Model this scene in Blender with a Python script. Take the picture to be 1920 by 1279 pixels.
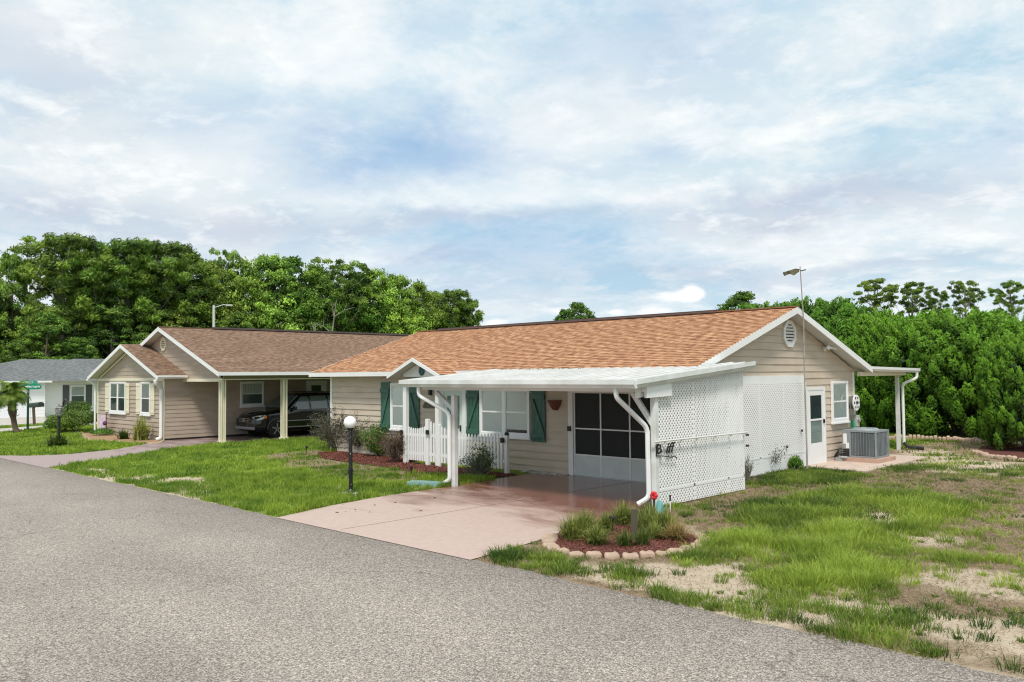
import bpy, bmesh, math, random
import numpy as np
from mathutils import Vector, Matrix
R = math.radians
rng = np.random.default_rng(7); random.seed(7)
for o in list(bpy.data.objects): bpy.data.objects.remove(o)
S = bpy.context.scene; COL = S.collection

# ------------------------------------------------------------------ camera
FPX, YAW, PITCH, ROLL = 1571.9, R(-44.363), R(2.3167), R(-0.4906)
CAMZ = 2.5
fw = np.array([math.sin(YAW)*math.cos(PITCH), math.cos(YAW)*math.cos(PITCH), math.sin(PITCH)])
r0 = np.array([math.cos(YAW), -math.sin(YAW), 0.]); u0 = np.cross(r0, fw)
rt = r0*math.cos(ROLL)+u0*math.sin(ROLL); up = -r0*math.sin(ROLL)+u0*math.cos(ROLL)
cam = bpy.data.cameras.new('camera'); co = bpy.data.objects.new('camera', cam); COL.objects.link(co)
cam.sensor_width = 36; cam.lens = 36*FPX/1920; cam.clip_end = 6000; cam.clip_start = .05
m = Matrix.Identity(4)
for i in range(3):
    m[i][0], m[i][1], m[i][2] = rt[i], up[i], -fw[i]
m[2][3] = CAMZ
co.matrix_world = m; S.camera = co

# ------------------------------------------------------------------ light
SUN_EL, SUN_AZ = 56, 140          # azimuth clockwise from +y
sun = bpy.data.lights.new('sun', 'SUN'); sun.energy = 3.0; sun.angle = R(11); sun.color = (1, .94, .85)
so = bpy.data.objects.new('sun', sun); COL.objects.link(so)
sd = Vector((math.sin(R(SUN_AZ))*math.cos(R(SUN_EL)), math.cos(R(SUN_AZ))*math.cos(R(SUN_EL)), math.sin(R(SUN_EL))))
so.rotation_euler = sd.to_track_quat('Z', 'Y').to_euler()
S.view_settings.view_transform = 'Standard'; S.view_settings.look = 'None'
S.view_settings.exposure = 0.2; S.view_settings.gamma = 1
S.cycles.max_bounces = 8; S.cycles.transparent_max_bounces = 24
S.cycles.use_denoising = True; S.cycles.pixel_filter_type = 'BLACKMAN_HARRIS'; S.cycles.filter_width = 1.15

W = bpy.data.worlds.new('World'); S.world = W; W.use_nodes = True
nt = W.node_tree; N = nt.nodes; L = nt.links; N.clear()
def nd(t, **k):
    n = N.new(t)
    for a, b in k.items(): setattr(n, a, b)
    return n
def mth(op, a, b=None, c=None):
    n = nd('ShaderNodeMath', operation=op)
    for i, v in enumerate((a, b, c)):
        if v is None: continue
        if hasattr(v, 'is_output'): L.new(v, n.inputs[i])
        else: n.inputs[i].default_value = v
    return n.outputs[0]
tc = nd('ShaderNodeTexCoord'); sep = nd('ShaderNodeSeparateXYZ'); L.new(tc.outputs['Generated'], sep.inputs[0])
X_, Y_, Z_ = sep.outputs
az = mth('ARCTAN2', X_, Y_); el = mth('ARCSINE', Z_)
zz = mth('ADD', mth('MAXIMUM', Z_, 0.0), 0.22)
cmb = nd('ShaderNodeCombineXYZ'); L.new(mth('DIVIDE', X_, zz), cmb.inputs[0]); L.new(mth('DIVIDE', Y_, zz), cmb.inputs[1])
def noise(vec, scale, det=6, rough=.55, off=0.0, dist=0.0):
    mp = nd('ShaderNodeMapping'); L.new(vec, mp.inputs[0]); mp.inputs['Location'].default_value = (off, off*.7, off*.3)
    n = nd('ShaderNodeTexNoise'); L.new(mp.outputs[0], n.inputs['Vector'])
    n.inputs['Scale'].default_value = scale; n.inputs['Detail'].default_value = det
    n.inputs['Roughness'].default_value = rough; n.inputs['Distortion'].default_value = dist
    return n.outputs['Fac']
P = cmb.outputs[0]
n1 = noise(P, 1.3, 8, .58, 3.1, .35); n2 = noise(P, 3.6, 10, .66, 9.2, .25); n3 = noise(P, 1.9, 8, .6, 21.0, .5)
n4 = noise(P, 8.5, 8, .62, 4.4, .2)
warp = mth('MULTIPLY', mth('SUBTRACT', n2, .5), .22)
warp2 = mth('MULTIPLY', mth('SUBTRACT', n1, .5), .16)
def blob(px, py, sx, sy, wk=1.0):
    # a patch of the sky, given as a direction (azimuth, elevation) and an angular size
    d = fw + rt*(px-960)/FPX - up*(py-639.5)/FPX; d = d/np.linalg.norm(d)
    a0, e0 = math.atan2(d[0], d[1]), math.asin(d[2])
    u = mth('DIVIDE', mth('SUBTRACT', mth('ADD', az, mth('MULTIPLY', warp, wk)), a0), sx/FPX)
    v = mth('DIVIDE', mth('SUBTRACT', mth('ADD', el, mth('MULTIPLY', warp2, wk)), e0), sy/FPX)
    return mth('EXPONENT', mth('MULTIPLY', mth('ADD', mth('MULTIPLY', u, u), mth('MULTIPLY', v, v)), -1.0))
def addall(l):
    o = l[0]
    for x in l[1:]: o = mth('ADD', o, x)
    return o
blue = addall([mth('MULTIPLY', blob(830, 275, 190, 60), .75), mth('MULTIPLY', blob(640, 300, 130, 50), .4), mth('MULTIPLY', blob(1240, 275, 70, 26), .45),
               mth('MULTIPLY', blob(1270, 60, 110, 60), .4), mth('MULTIPLY', blob(400, 215, 120, 30), .25),
               mth('MULTIPLY', blob(1000, 480, 330, 70), .45), mth('MULTIPLY', blob(1900, 270, 90, 40), .3), mth('MULTIPLY', blob(1080, 110, 120, 60), .25)])
grey = addall([mth('MULTIPLY', blob(230, 400, 330, 55), .55), mth('MULTIPLY', blob(1530, 370, 300, 34), .65), mth('MULTIPLY', blob(80, 110, 170, 90), .4),
               mth('MULTIPLY', blob(960, 415, 190, 20), .4), mth('MULTIPLY', blob(1300, 530, 300, 26), .35), mth('MULTIPLY', blob(700, 420, 240, 28), .35), mth('MULTIPLY', blob(830, 490, 90, 12), .5), mth('MULTIPLY', blob(1650, 490, 260, 14), .3)])
wht = addall([mth('MULTIPLY', blob(640, 130, 260, 60), .5), mth('MULTIPLY', blob(950, 365, 260, 30), .7), mth('MULTIPLY', blob(1700, 420, 240, 26), .45),
              mth('MULTIPLY', blob(1050, 250, 140, 50), .4), mth('MULTIPLY', blob(700, 486, 90, 12), .7), mth('MULTIPLY', blob(1380, 230, 130, 50), .35)])
puff = addall([blob(1268, 557, 44, 12, .22), mth('MULTIPLY', blob(1296, 548, 18, 15, .22), .9), mth('MULTIPLY', blob(1225, 583, 45, 10, .25), .85), mth('MULTIPLY', blob(1045, 582, 32, 11, .25), .85), mth('MULTIPLY', blob(925, 604, 28, 10, .25), .85), mth('MULTIPLY', blob(1150, 585, 24, 9, .25), .8)])
def ramp(fac, stops):
    n = nd('ShaderNodeValToRGB'); L.new(fac, n.inputs[0]); e = n.color_ramp.elements
    while len(e) < len(stops): e.new(.5)
    for i, (p, c) in enumerate(stops): e[i].position = p; e[i].color = (*c, 1)
    return n.outputs[0]
def mixc(f, a, b):
    n = nd('ShaderNodeMix', data_type='RGBA'); 
    if hasattr(f, 'is_output'): L.new(f, n.inputs[0])
    else: n.inputs[0].default_value = f
    for i, v in ((6, a), (7, b)):
        if hasattr(v, 'is_output'): L.new(v, n.inputs[i])
        else: n.inputs[i].default_value = (*v, 1)
    return n.outputs[2]
sky = nd('ShaderNodeTexSky', sky_type='NISHITA'); sky.sun_disc = False
sky.sun_elevation = R(SUN_EL); sky.sun_rotation = R(SUN_AZ); sky.air_density = 1.2; sky.dust_density = 2.5
cl = lambda v: nd_clamp(v)
def nd_clamp(v):
    n = nd('ShaderNodeClamp'); L.new(v, n.inputs[0]); return n.outputs[0]
K = 10.0
def kc(c): return tuple(x*K for x in c)
base = mixc(cl(mth('MULTIPLY', mth('SUBTRACT', n1, .38), 4.2)), kc((.43, .61, .735)), kc((.72, .78, .80)))
base = mixc(cl(mth('MULTIPLY', mth('SUBTRACT', n2, .46), 4.0)), base, kc((.85, .87, .865)))
base = mixc(cl(mth('MULTIPLY', mth('SUBTRACT', n3, .54), 4.0)), base, kc((.50, .62, .74)))
g2 = cl(mth('MULTIPLY', grey, mth('ADD', mth('MULTIPLY', n2, 2.4), -.15))); base = mixc(mth('MULTIPLY', g2, .9), base, kc((.42, .48, .61)))
base = mixc(cl(mth('MULTIPLY', mth('MULTIPLY', cl(mth('MULTIPLY', mth('SUBTRACT', n4, .50), 5.0)), cl(mth('MULTIPLY', mth('SUBTRACT', n1, .36), 4.0))), .75)), base, kc((.92, .93, .92)))
b2 = cl(mth('MULTIPLY', blue, mth('ADD', mth('MULTIPLY', n2, 2.2), -.15)))
skyb = mixc(.30, kc((.25, .46, .76)), sky.outputs[0])
base = mixc(mth('MULTIPLY', b2, .95), base, skyb)
base = mixc(cl(mth('MULTIPLY', wht, mth('ADD', n2, .3))), base, kc((.86, .89, .90)))
hz = cl(mth('MULTIPLY', mth('SUBTRACT', .10, el), 7.0)); base = mixc(mth('MULTIPLY', hz, .5), base, kc((.68, .80, .87)))
pf = cl(mth('MULTIPLY', mth('SUBTRACT', puff, .38), 2.2)); base = mixc(pf, base, kc((.90, .91, .92)))
bg = nd('ShaderNodeBackground'); bg.inputs[1].default_value = 0.1; L.new(base, bg.inputs[0])
ow = nd('ShaderNodeOutputWorld'); L.new(bg.outputs[0], ow.inputs[0])

# ------------------------------------------------------------------ rays: a pixel of the photo as a point on a plane of the place
def ray(px, py): return fw + rt*(px-960)/FPX - up*(py-639.5)/FPX
def G(px, py, z=0.):
    d = ray(px, py); t = (z-CAMZ)/d[2]; return (t*d[0], t*d[1])
def onX(px, py, X):
    d = ray(px, py); t = X/d[0]; return (X, t*d[1], CAMZ+t*d[2])
def onY(px, py, Y):
    d = ray(px, py); t = Y/d[1]; return (t*d[0], Y, CAMZ+t*d[2])

# ------------------------------------------------------------------ materials
MAT = {}
def mat(name, c, rough=.7, c2=None, sc=8, amt=1.0, bump=0., bsc=40, metal=0., spec=.5, stretch=None, det=4, lo=.35, hi=.65, grime=0, coord='Object'):
    if name in MAT: return MAT[name]
    M = bpy.data.materials.new(name); M.use_nodes = True; t = M.node_tree; n = t.nodes; l = t.links
    b = n['Principled BSDF']; b.inputs['Roughness'].default_value = rough; b.inputs['Metallic'].default_value = metal
    b.inputs['Specular IOR Level'].default_value = spec; b.inputs['Base Color'].default_value = (*c, 1)
    tcx = n.new('ShaderNodeTexCoord'); mp = n.new('ShaderNodeMapping'); l.new(tcx.outputs[coord], mp.inputs[0])
    if stretch: mp.inputs['Scale'].default_value = stretch
    out = None
    if c2 is not None:
        no = n.new('ShaderNodeTexNoise'); no.inputs['Scale'].default_value = sc; no.inputs['Detail'].default_value = det; l.new(mp.outputs[0], no.inputs[0])
        mr = n.new('ShaderNodeMapRange'); mr.inputs[1].default_value = lo; mr.inputs[2].default_value = hi; mr.inputs[4].default_value = amt; l.new(no.outputs[0], mr.inputs[0])
        mx = n.new('ShaderNodeMix'); mx.data_type = 'RGBA'; l.new(mr.outputs[0], mx.inputs[0]); mx.inputs[6].default_value = (*c, 1); mx.inputs[7].default_value = (*c2, 1)
        out = mx.outputs[2]
    if grime:
        no = n.new('ShaderNodeTexNoise'); no.inputs['Scale'].default_value = 1.3; no.inputs['Detail'].default_value = 8; l.new(tcx.outputs['Object'], no.inputs[0])
        mr = n.new('ShaderNodeMapRange'); mr.inputs[1].default_value = .45; mr.inputs[2].default_value = .8; mr.inputs[4].default_value = grime; l.new(no.outputs[0], mr.inputs[0])
        mx = n.new('ShaderNodeMix'); mx.data_type = 'RGBA'; l.new(mr.outputs[0], mx.inputs[0]); mx.inputs[6].default_value = (*c, 1)
        if out: l.new(out, mx.inputs[6])
        mx.inputs[7].default_value = (c[0]*.45, c[1]*.43, c[2]*.36, 1); out = mx.outputs[2]
    if out: l.new(out, b.inputs['Base Color'])
    if bump:
        no = n.new('ShaderNodeTexNoise'); no.inputs['Scale'].default_value = bsc; no.inputs['Detail'].default_value = 5; l.new(mp.outputs[0], no.inputs[0])
        bp = n.new('ShaderNodeBump'); bp.inputs['Strength'].default_value = bump; bp.inputs['Distance'].default_value = .01; l.new(no.outputs[0], bp.inputs['Height']); l.new(bp.outputs[0], b.inputs['Normal'])
    MAT[name] = M; return M
WHITE = mat('white_paint', (.78, .79, .79), .45, grime=.18)
WHITE2 = mat('weathered_white', (.72, .74, .74), .5, c2=(.60, .62, .60), sc=3, grime=.3)
VINYL = mat('white_vinyl', (.80, .80, .80), .35)
CREAM = mat('cream_paint', (.76, .71, .55), .5, grime=.15)
SIDE = mat('beige_siding', (.58, .49, .395), .62, c2=(.51, .425, .34), sc=1.2, stretch=(1, 1, 6), bump=.25, bsc=60, grime=.12)
SIDE2 = mat('tan_siding', (.47, .385, .31), .62, c2=(.41, .33, .265), sc=1.2, stretch=(1, 1, 6), bump=.25, bsc=60, grime=.14)
GREENP = mat('green_paint', (.034, .105, .075), .5, c2=(.045, .13, .095), sc=6, bump=.2)
GREEND = mat('green_groove', (.01, .05, .04), .7)
SOFFIT = mat('soffit_paint', (.62, .62, .60), .6)
BLACKM = mat('black_metal', (.012, .012, .013), .4, bump=.1)
DARKP = mat('dark_plastic', (.02, .02, .022), .5)
BLIND = mat('blind_slats', (.84, .88, .85), .6)
CURT = mat('curtain', (.62, .66, .62), .8, c2=(.45, .5, .48), sc=6, stretch=(6, 6, .3))
ROOMD = mat('dark_room', (.03, .035, .035), .9)
CONC = mat('pale_concrete', (.50, .46, .41), .85, c2=(.40, .37, .33), sc=5, bump=.3, bsc=80, grime=.25)
PAD = mat('pink_concrete', (.50, .33, .25), .85, c2=(.42, .28, .22), sc=5, bump=.3, bsc=60)
STONE = mat('bed_stone', (.50, .36, .265), .85, c2=(.34, .25, .19), sc=9, bump=.6, bsc=30)
TERRA = mat('terracotta', (.16, .05, .035), .7)
TEAL = mat('teal_metal', (.006, .075, .085), .4)
REDP = mat('red_plastic', (.65, .02, .03), .4)
TURQ = mat('turquoise_metal', (.16, .42, .42), .5)
MINT = mat('mint_door', (.62, .72, .68), .5)
GALV = mat('galvanised_steel', (.42, .44, .45), .4, metal=.6)
ACG = mat('grey_unit_metal', (.26, .30, .31), .5, c2=(.22, .25, .27), sc=4)
ACD = mat('louvre_dark', (.055, .07, .08), .6)
BARK = mat('bark', (.15, .125, .10), .9, c2=(.08, .065, .05), sc=14, stretch=(1, 1, .25), bump=.8, bsc=20)
BARKP = mat('pale_bark', (.30, .27, .23), .9, c2=(.16, .14, .12), sc=14, stretch=(1, 1, .25), bump=.8, bsc=20)
TWIG = mat('twig', (.17, .14, .125), .9)
GREENM = mat('dark_green_metal', (.008, .055, .038), .45)
SIGNG = mat('sign_green', (.0, .22, .13), .4)
TYRE = mat('rubber', (.012, .012, .012), .8)
RIM = mat('alloy', (.45, .46, .48), .3, metal=.8)
CARP = mat('black_car_paint', (.006, .007, .008), .12, spec=.7)
CHROME = mat('chrome', (.7, .7, .72), .15, metal=1)
MULCHL = None

def glass(name, dark, refl=.5, tr=.5):
    M = bpy.data.materials.new(name); M.use_nodes = True; t = M.node_tree; n = t.nodes; l = t.links
    o = n['Material Output']; n.remove(n['Principled BSDF'])
    g = n.new('ShaderNodeBsdfGlossy'); g.inputs['Roughness'].default_value = .03; g.inputs['Color'].default_value = (.9, .95, .95, 1)
    tr_ = n.new('ShaderNodeBsdfTransparent'); tr_.inputs['Color'].default_value = (*dark, 1)
    f = n.new('ShaderNodeFresnel'); f.inputs[0].default_value = 1.5
    mu = n.new('ShaderNodeMath'); mu.operation = 'MULTIPLY_ADD'; l.new(f.outputs[0], mu.inputs[0]); mu.inputs[1].default_value = 1.0; mu.inputs[2].default_value = refl
    mx = n.new('ShaderNodeMixShader'); l.new(mu.outputs[0], mx.inputs[0]); l.new(tr_.outputs[0], mx.inputs[1]); l.new(g.outputs[0], mx.inputs[2]); l.new(mx.outputs[0], o.inputs[0])
    MAT[name] = M; return M
GLASS = glass('window_glass', (1, 1, 1), .02)
GLASSD = glass('car_glass', (.25, .3, .3), .12)
def screenmat():
    M = bpy.data.materials.new('insect_screen'); M.use_nodes = True; t = M.node_tree; n = t.nodes; l = t.links
    o = n['Material Output']; b = n['Principled BSDF']; b.inputs['Base Color'].default_value = (.012, .013, .013, 1); b.inputs['Roughness'].default_value = .55
    tr_ = n.new('ShaderNodeBsdfTransparent'); mx = n.new('ShaderNodeMixShader'); mx.inputs[0].default_value = .72
    l.new(tr_.outputs[0], mx.inputs[1]); l.new(b.outputs[0], mx.inputs[2]); l.new(mx.outputs[0], o.inputs[0]); return M
SCREEN = screenmat()

def leafmat(name, ca, cb, trans=.3, rough=.55, vary=False):
    """foliage: every leaf or clump has its own tint (0..1) between ca and cb"""
    M = bpy.data.materials.new(name); M.use_nodes = True; t = M.node_tree; n = t.nodes; l = t.links
    o = n['Material Output']; b = n['Principled BSDF']; b.inputs['Roughness'].default_value = rough; b.inputs['Specular IOR Level'].default_value = .3
    at = n.new('ShaderNodeAttribute'); at.attribute_name = 'tint'
    mx = n.new('ShaderNodeMix'); mx.data_type = 'RGBA'; l.new(at.outputs['Fac'], mx.inputs[0]); mx.inputs[6].default_value = (*ca, 1); mx.inputs[7].default_value = (*cb, 1)
    oi = n.new('ShaderNodeObjectInfo'); hs = n.new('ShaderNodeHueSaturation'); l.new(mx.outputs[2], hs.inputs['Color'])
    m1 = n.new('ShaderNodeMapRange'); l.new(oi.outputs['Random'], m1.inputs[0]); m1.inputs[3].default_value = .485; m1.inputs[4].default_value = .515 if vary else .5; l.new(m1.outputs[0], hs.inputs['Hue'])
    if not vary: m1.inputs[3].default_value = .5
    m2 = n.new('ShaderNodeMath'); m2.operation = 'FRACT'; m3 = n.new('ShaderNodeMath'); m3.operation = 'MULTIPLY'; l.new(oi.outputs['Random'], m3.inputs[0]); m3.inputs[1].default_value = 7.3; l.new(m3.outputs[0], m2.inputs[0])
    m4 = n.new('ShaderNodeMapRange'); l.new(m2.outputs[0], m4.inputs[0]); m4.inputs[3].default_value = .72 if vary else 1; m4.inputs[4].default_value = 1.3 if vary else 1; l.new(m4.outputs[0], hs.inputs['Value'])
    l.new(hs.outputs[0], b.inputs['Base Color'])
    tl = n.new('ShaderNodeBsdfTranslucent'); l.new(hs.outputs[0], tl.inputs[0])
    ms = n.new('ShaderNodeMixShader'); ms.inputs[0].default_value = trans; l.new(b.outputs[0], ms.inputs[1]); l.new(tl.outputs[0], ms.inputs[2]); l.new(ms.outputs[0], o.inputs[0])
    MAT[name] = M; return M
LF_DARK = leafmat('dark_leaves', (.018, .055, .014), (.21, .36, .05), vary=True)
LF_MID = leafmat('mid_leaves', (.035, .09, .016), (.40, .58, .09), vary=True)
LF_PINE = leafmat('pine_needles', (.018, .050, .018), (.27, .42, .06), vary=True)
LF_HEDGE = leafmat('hedge_leaves', (.011, .046, .006), (.19, .40, .022), .22)
LF_HDARK = leafmat('dark_hedge_leaves', (.014, .055, .008), (.14, .32, .022), .25)
LF_OLIVE = leafmat('olive_leaves', (.03, .04, .02), (.13, .14, .08))
LF_GREY = leafmat('grey_moss', (.10, .13, .09), (.20, .26, .16))
LF_RED = leafmat('reddish_leaves', (.06, .03, .025), (.20, .12, .06))
LF_LIRI = leafmat('strap_leaves', (.03, .08, .012), (.46, .48, .12))
LF_STRAW = leafmat('straw_leaves', (.20, .15, .05), (.50, .36, .14))
LF_PALM = leafmat('palm_leaves', (.05, .11, .015), (.24, .34, .05), .35)
LF_DEAD = leafmat('dead_fronds', (.12, .10, .05), (.34, .28, .16))
PINKF = leafmat('pink_petals', (.50, .06, .25), (.75, .25, .45))
GRASSM = leafmat('grass_blades', (.04, .095, .016), (.35, .46, .065), .4)
GRASSL = leafmat('lawn_blades', (.07, .16, .018), (.36, .48, .06), .4)
DRYG = leafmat('dry_grass', (.16, .12, .07), (.38, .30, .18), .2)

def shingles(name, cols, dark):
    M = bpy.data.materials.new(name); M.use_nodes = True; t = M.node_tree; n = t.nodes; l = t.links
    b = n['Principled BSDF']; b.inputs['Roughness'].default_value = .9; b.inputs['Specular IOR Level'].default_value = .2
    uv = n.new('ShaderNodeUVMap'); uv.uv_map = 'UVMap'
    br = n.new('ShaderNodeTexBrick'); l.new(uv.outputs[0], br.inputs[0]); br.inputs['Scale'].default_value = 1
    br.inputs['Brick Width'].default_value = .30; br.inputs['Row Height'].default_value = .14; br.inputs['Mortar Size'].default_value = .006; br.inputs['Mortar Smooth'].default_value = .3
    br.inputs['Color1'].default_value = (*cols[0], 1); br.inputs['Color2'].default_value = (*cols[1], 1); br.inputs['Mortar'].default_value = (*dark, 1); br.inputs['Bias'].default_value = -.1
    mp = n.new('ShaderNodeMapping'); l.new(uv.outputs[0], mp.inputs[0]); mp.inputs['Scale'].default_value = (4.2, 7.14, 1)
    wn = n.new('ShaderNodeTexNoise'); wn.inputs['Scale'].default_value = 1.0; wn.inputs['Detail'].default_value = 2; l.new(mp.outputs[0], wn.inputs[0])
    mr = n.new('ShaderNodeMapRange'); mr.inputs[1].default_value = .42; mr.inputs[2].default_value = .66; l.new(wn.outputs[0], mr.inputs[0])
    mx = n.new('ShaderNodeMix'); mx.data_type = 'RGBA'; l.new(mr.outputs[0], mx.inputs[0]); l.new(br.outputs[0], mx.inputs[6]); mx.inputs[7].default_value = (*cols[2], 1)
    w2 = n.new('ShaderNodeTexNoise'); w2.inputs['Scale'].default_value = .5; w2.inputs['Detail'].default_value = 6; l.new(uv.outputs[0], w2.inputs[0])
    mr2 = n.new('ShaderNodeMapRange'); mr2.inputs[1].default_value = .4; mr2.inputs[2].default_value = .75; mr2.inputs[4].default_value = .45; l.new(w2.outputs[0], mr2.inputs[0])
    mx2 = n.new('ShaderNodeMix'); mx2.data_type = 'RGBA'; l.new(mr2.outputs[0], mx2.inputs[0]); l.new(mx.outputs[2], mx2.inputs[6]); mx2.inputs[7].default_value = (*cols[3], 1)
    w3 = n.new('ShaderNodeTexNoise'); w3.inputs['Scale'].default_value = 260; l.new(uv.outputs[0], w3.inputs[0])
    mr3 = n.new('ShaderNodeMapRange'); mr3.inputs[3].default_value = .75; mr3.inputs[4].default_value = 1.25; l.new(w3.outputs[0], mr3.inputs[0])
    vm = n.new('ShaderNodeVectorMath'); vm.operation = 'SCALE'; l.new(mx2.outputs[2], vm.inputs[0]); l.new(mr3.outputs[0], vm.inputs['Scale'])
    l.new(vm.outputs[0], b.inputs['Base Color'])
    bp = n.new('ShaderNodeBump'); bp.inputs['Strength'].default_value = .4; bp.inputs['Distance'].default_value = .01; l.new(br.outputs['Fac'], bp.inputs['Height']); bp.invert = True; l.new(bp.outputs[0], b.inputs['Normal'])
    MAT[name] = M; return M
SH_OR = shingles('orange_shingles', [(.40, .195, .10), (.27, .12, .065), (.55, .32, .185), (.32, .15, .08)], (.12, .055, .03))
SH_BR = shingles('brown_shingles', [(.235, .148, .10), (.155, .095, .066), (.32, .215, .15), (.18, .112, .076)], (.07, .043, .03))
SH_GY = shingles('grey_shingles', [(.15, .16, .165), (.10, .11, .115), (.21, .22, .22), (.10, .11, .11)], (.04, .04, .045))
RIDGE = mat('dark_ridge_cap', (.035, .02, .017), .9)
RIDGEO = mat('orange_ridge', (.30, .13, .07), .9, c2=(.2, .08, .05), sc=10)

def asphalt():
    M = bpy.data.materials.new('road_asphalt'); M.use_nodes = True; t = M.node_tree; n = t.nodes; l = t.links
    b = n['Principled BSDF']; b.inputs['Roughness'].default_value = .85; b.inputs['Specular IOR Level'].default_value = .3
    tcx = n.new('ShaderNodeTexCoord'); c = tcx.outputs['Object']
    v = n.new('ShaderNodeTexVoronoi'); v.inputs['Scale'].default_value = 95; l.new(c, v.inputs[0])
    cr = n.new('ShaderNodeValToRGB'); l.new(v.outputs['Color'], cr.inputs[0]); e = cr.color_ramp.elements
    e[0].position = .12; e[0].color = (.11, .098, .088, 1); e[1].position = .9; e[1].color = (.58, .505, .44, 1); k = e.new(.5); k.color = (.28, .243, .212, 1)
    no = n.new('ShaderNodeTexNoise'); no.inputs['Scale'].default_value = 30; no.inputs['Detail'].default_value = 4; l.new(c, no.inputs[0])
    n2 = n.new('ShaderNodeTexNoise'); n2.inputs['Scale'].default_value = .35; n2.inputs['Detail'].default_value = 5; l.new(c, n2.inputs[0])
    m1 = n.new('ShaderNodeMapRange'); m1.inputs[1].default_value = .3; m1.inputs[2].default_value = .7; m1.inputs[3].default_value = .72; m1.inputs[4].default_value = 1.2; l.new(no.outputs[0], m1.inputs[0])
    m2 = n.new('ShaderNodeMapRange'); m2.inputs[1].default_value = .3; m2.inputs[2].default_value = .7; m2.inputs[3].default_value = .88; m2.inputs[4].default_value = 1.1; l.new(n2.outputs[0], m2.inputs[0])
    sp = n.new('ShaderNodeSeparateXYZ'); l.new(c, sp.inputs[0])
    ed = n.new('ShaderNodeMapRange'); ed.inputs[1].default_value = 6.5; ed.inputs[2].default_value = 7.8; ed.inputs[3].default_value = 1.0; ed.inputs[4].default_value = .72; l.new(sp.outputs[1], ed.inputs[0])
    wv = n.new('ShaderNodeMath'); wv.operation = 'SINE'; wm = n.new('ShaderNodeMath'); wm.operation = 'MULTIPLY'; wm.inputs[1].default_value = 3.6; l.new(sp.outputs[1], wm.inputs[0]); l.new(wm.outputs[0], wv.inputs[0])
    wr = n.new('ShaderNodeMapRange'); wr.inputs[1].default_value = -1; wr.inputs[3].default_value = .95; wr.inputs[4].default_value = 1.03; l.new(wv.outputs[0], wr.inputs[0])
    nv = n.new('ShaderNodeTexNoise'); nv.inputs['Scale'].default_value = 1.2; nv.inputs['Detail'].default_value = 3; l.new(c, nv.inputs[0]); va = n.new('ShaderNodeVectorMath'); va.operation = 'ADD'; l.new(c, va.inputs[0]); l.new(nv.outputs['Color'], va.inputs[1])
    cv = n.new('ShaderNodeTexVoronoi'); cv.feature = 'DISTANCE_TO_EDGE'; cv.inputs['Scale'].default_value = .22; l.new(va.outputs[0], cv.inputs[0])
    ck = n.new('ShaderNodeMapRange'); ck.inputs[1].default_value = .0; ck.inputs[2].default_value = .0035; ck.inputs[3].default_value = .62; ck.inputs[4].default_value = 1.0; l.new(cv.outputs['Distance'], ck.inputs[0])
    w2 = n.new('ShaderNodeMath'); w2.operation = 'MULTIPLY'; l.new(wr.outputs[0], w2.inputs[0]); l.new(ck.outputs[0], w2.inputs[1])
    w3 = n.new('ShaderNodeMath'); w3.operation = 'MULTIPLY'; l.new(w2.outputs[0], w3.inputs[0]); l.new(m2.outputs[0], w3.inputs[1])
    p = n.new('ShaderNodeMath'); p.operation = 'MULTIPLY'; l.new(m1.outputs[0], p.inputs[0]); l.new(w3.outputs[0], p.inputs[1])
    p2 = n.new('ShaderNodeMath'); p2.operation = 'MULTIPLY'; l.new(p.outputs[0], p2.inputs[0]); l.new(ed.outputs[0], p2.inputs[1])
    vm = n.new('ShaderNodeVectorMath'); vm.operation = 'SCALE'; l.new(cr.outputs[0], vm.inputs[0]); l.new(p2.outputs[0], vm.inputs['Scale']); l.new(vm.outputs[0], b.inputs['Base Color'])
    bp = n.new('ShaderNodeBump'); bp.inputs['Strength'].default_value = .5; bp.inputs['Distance'].default_value = .006; l.new(v.outputs['Distance'], bp.inputs['Height']); l.new(bp.outputs[0], b.inputs['Normal'])
    return M
ASPH = asphalt()

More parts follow.
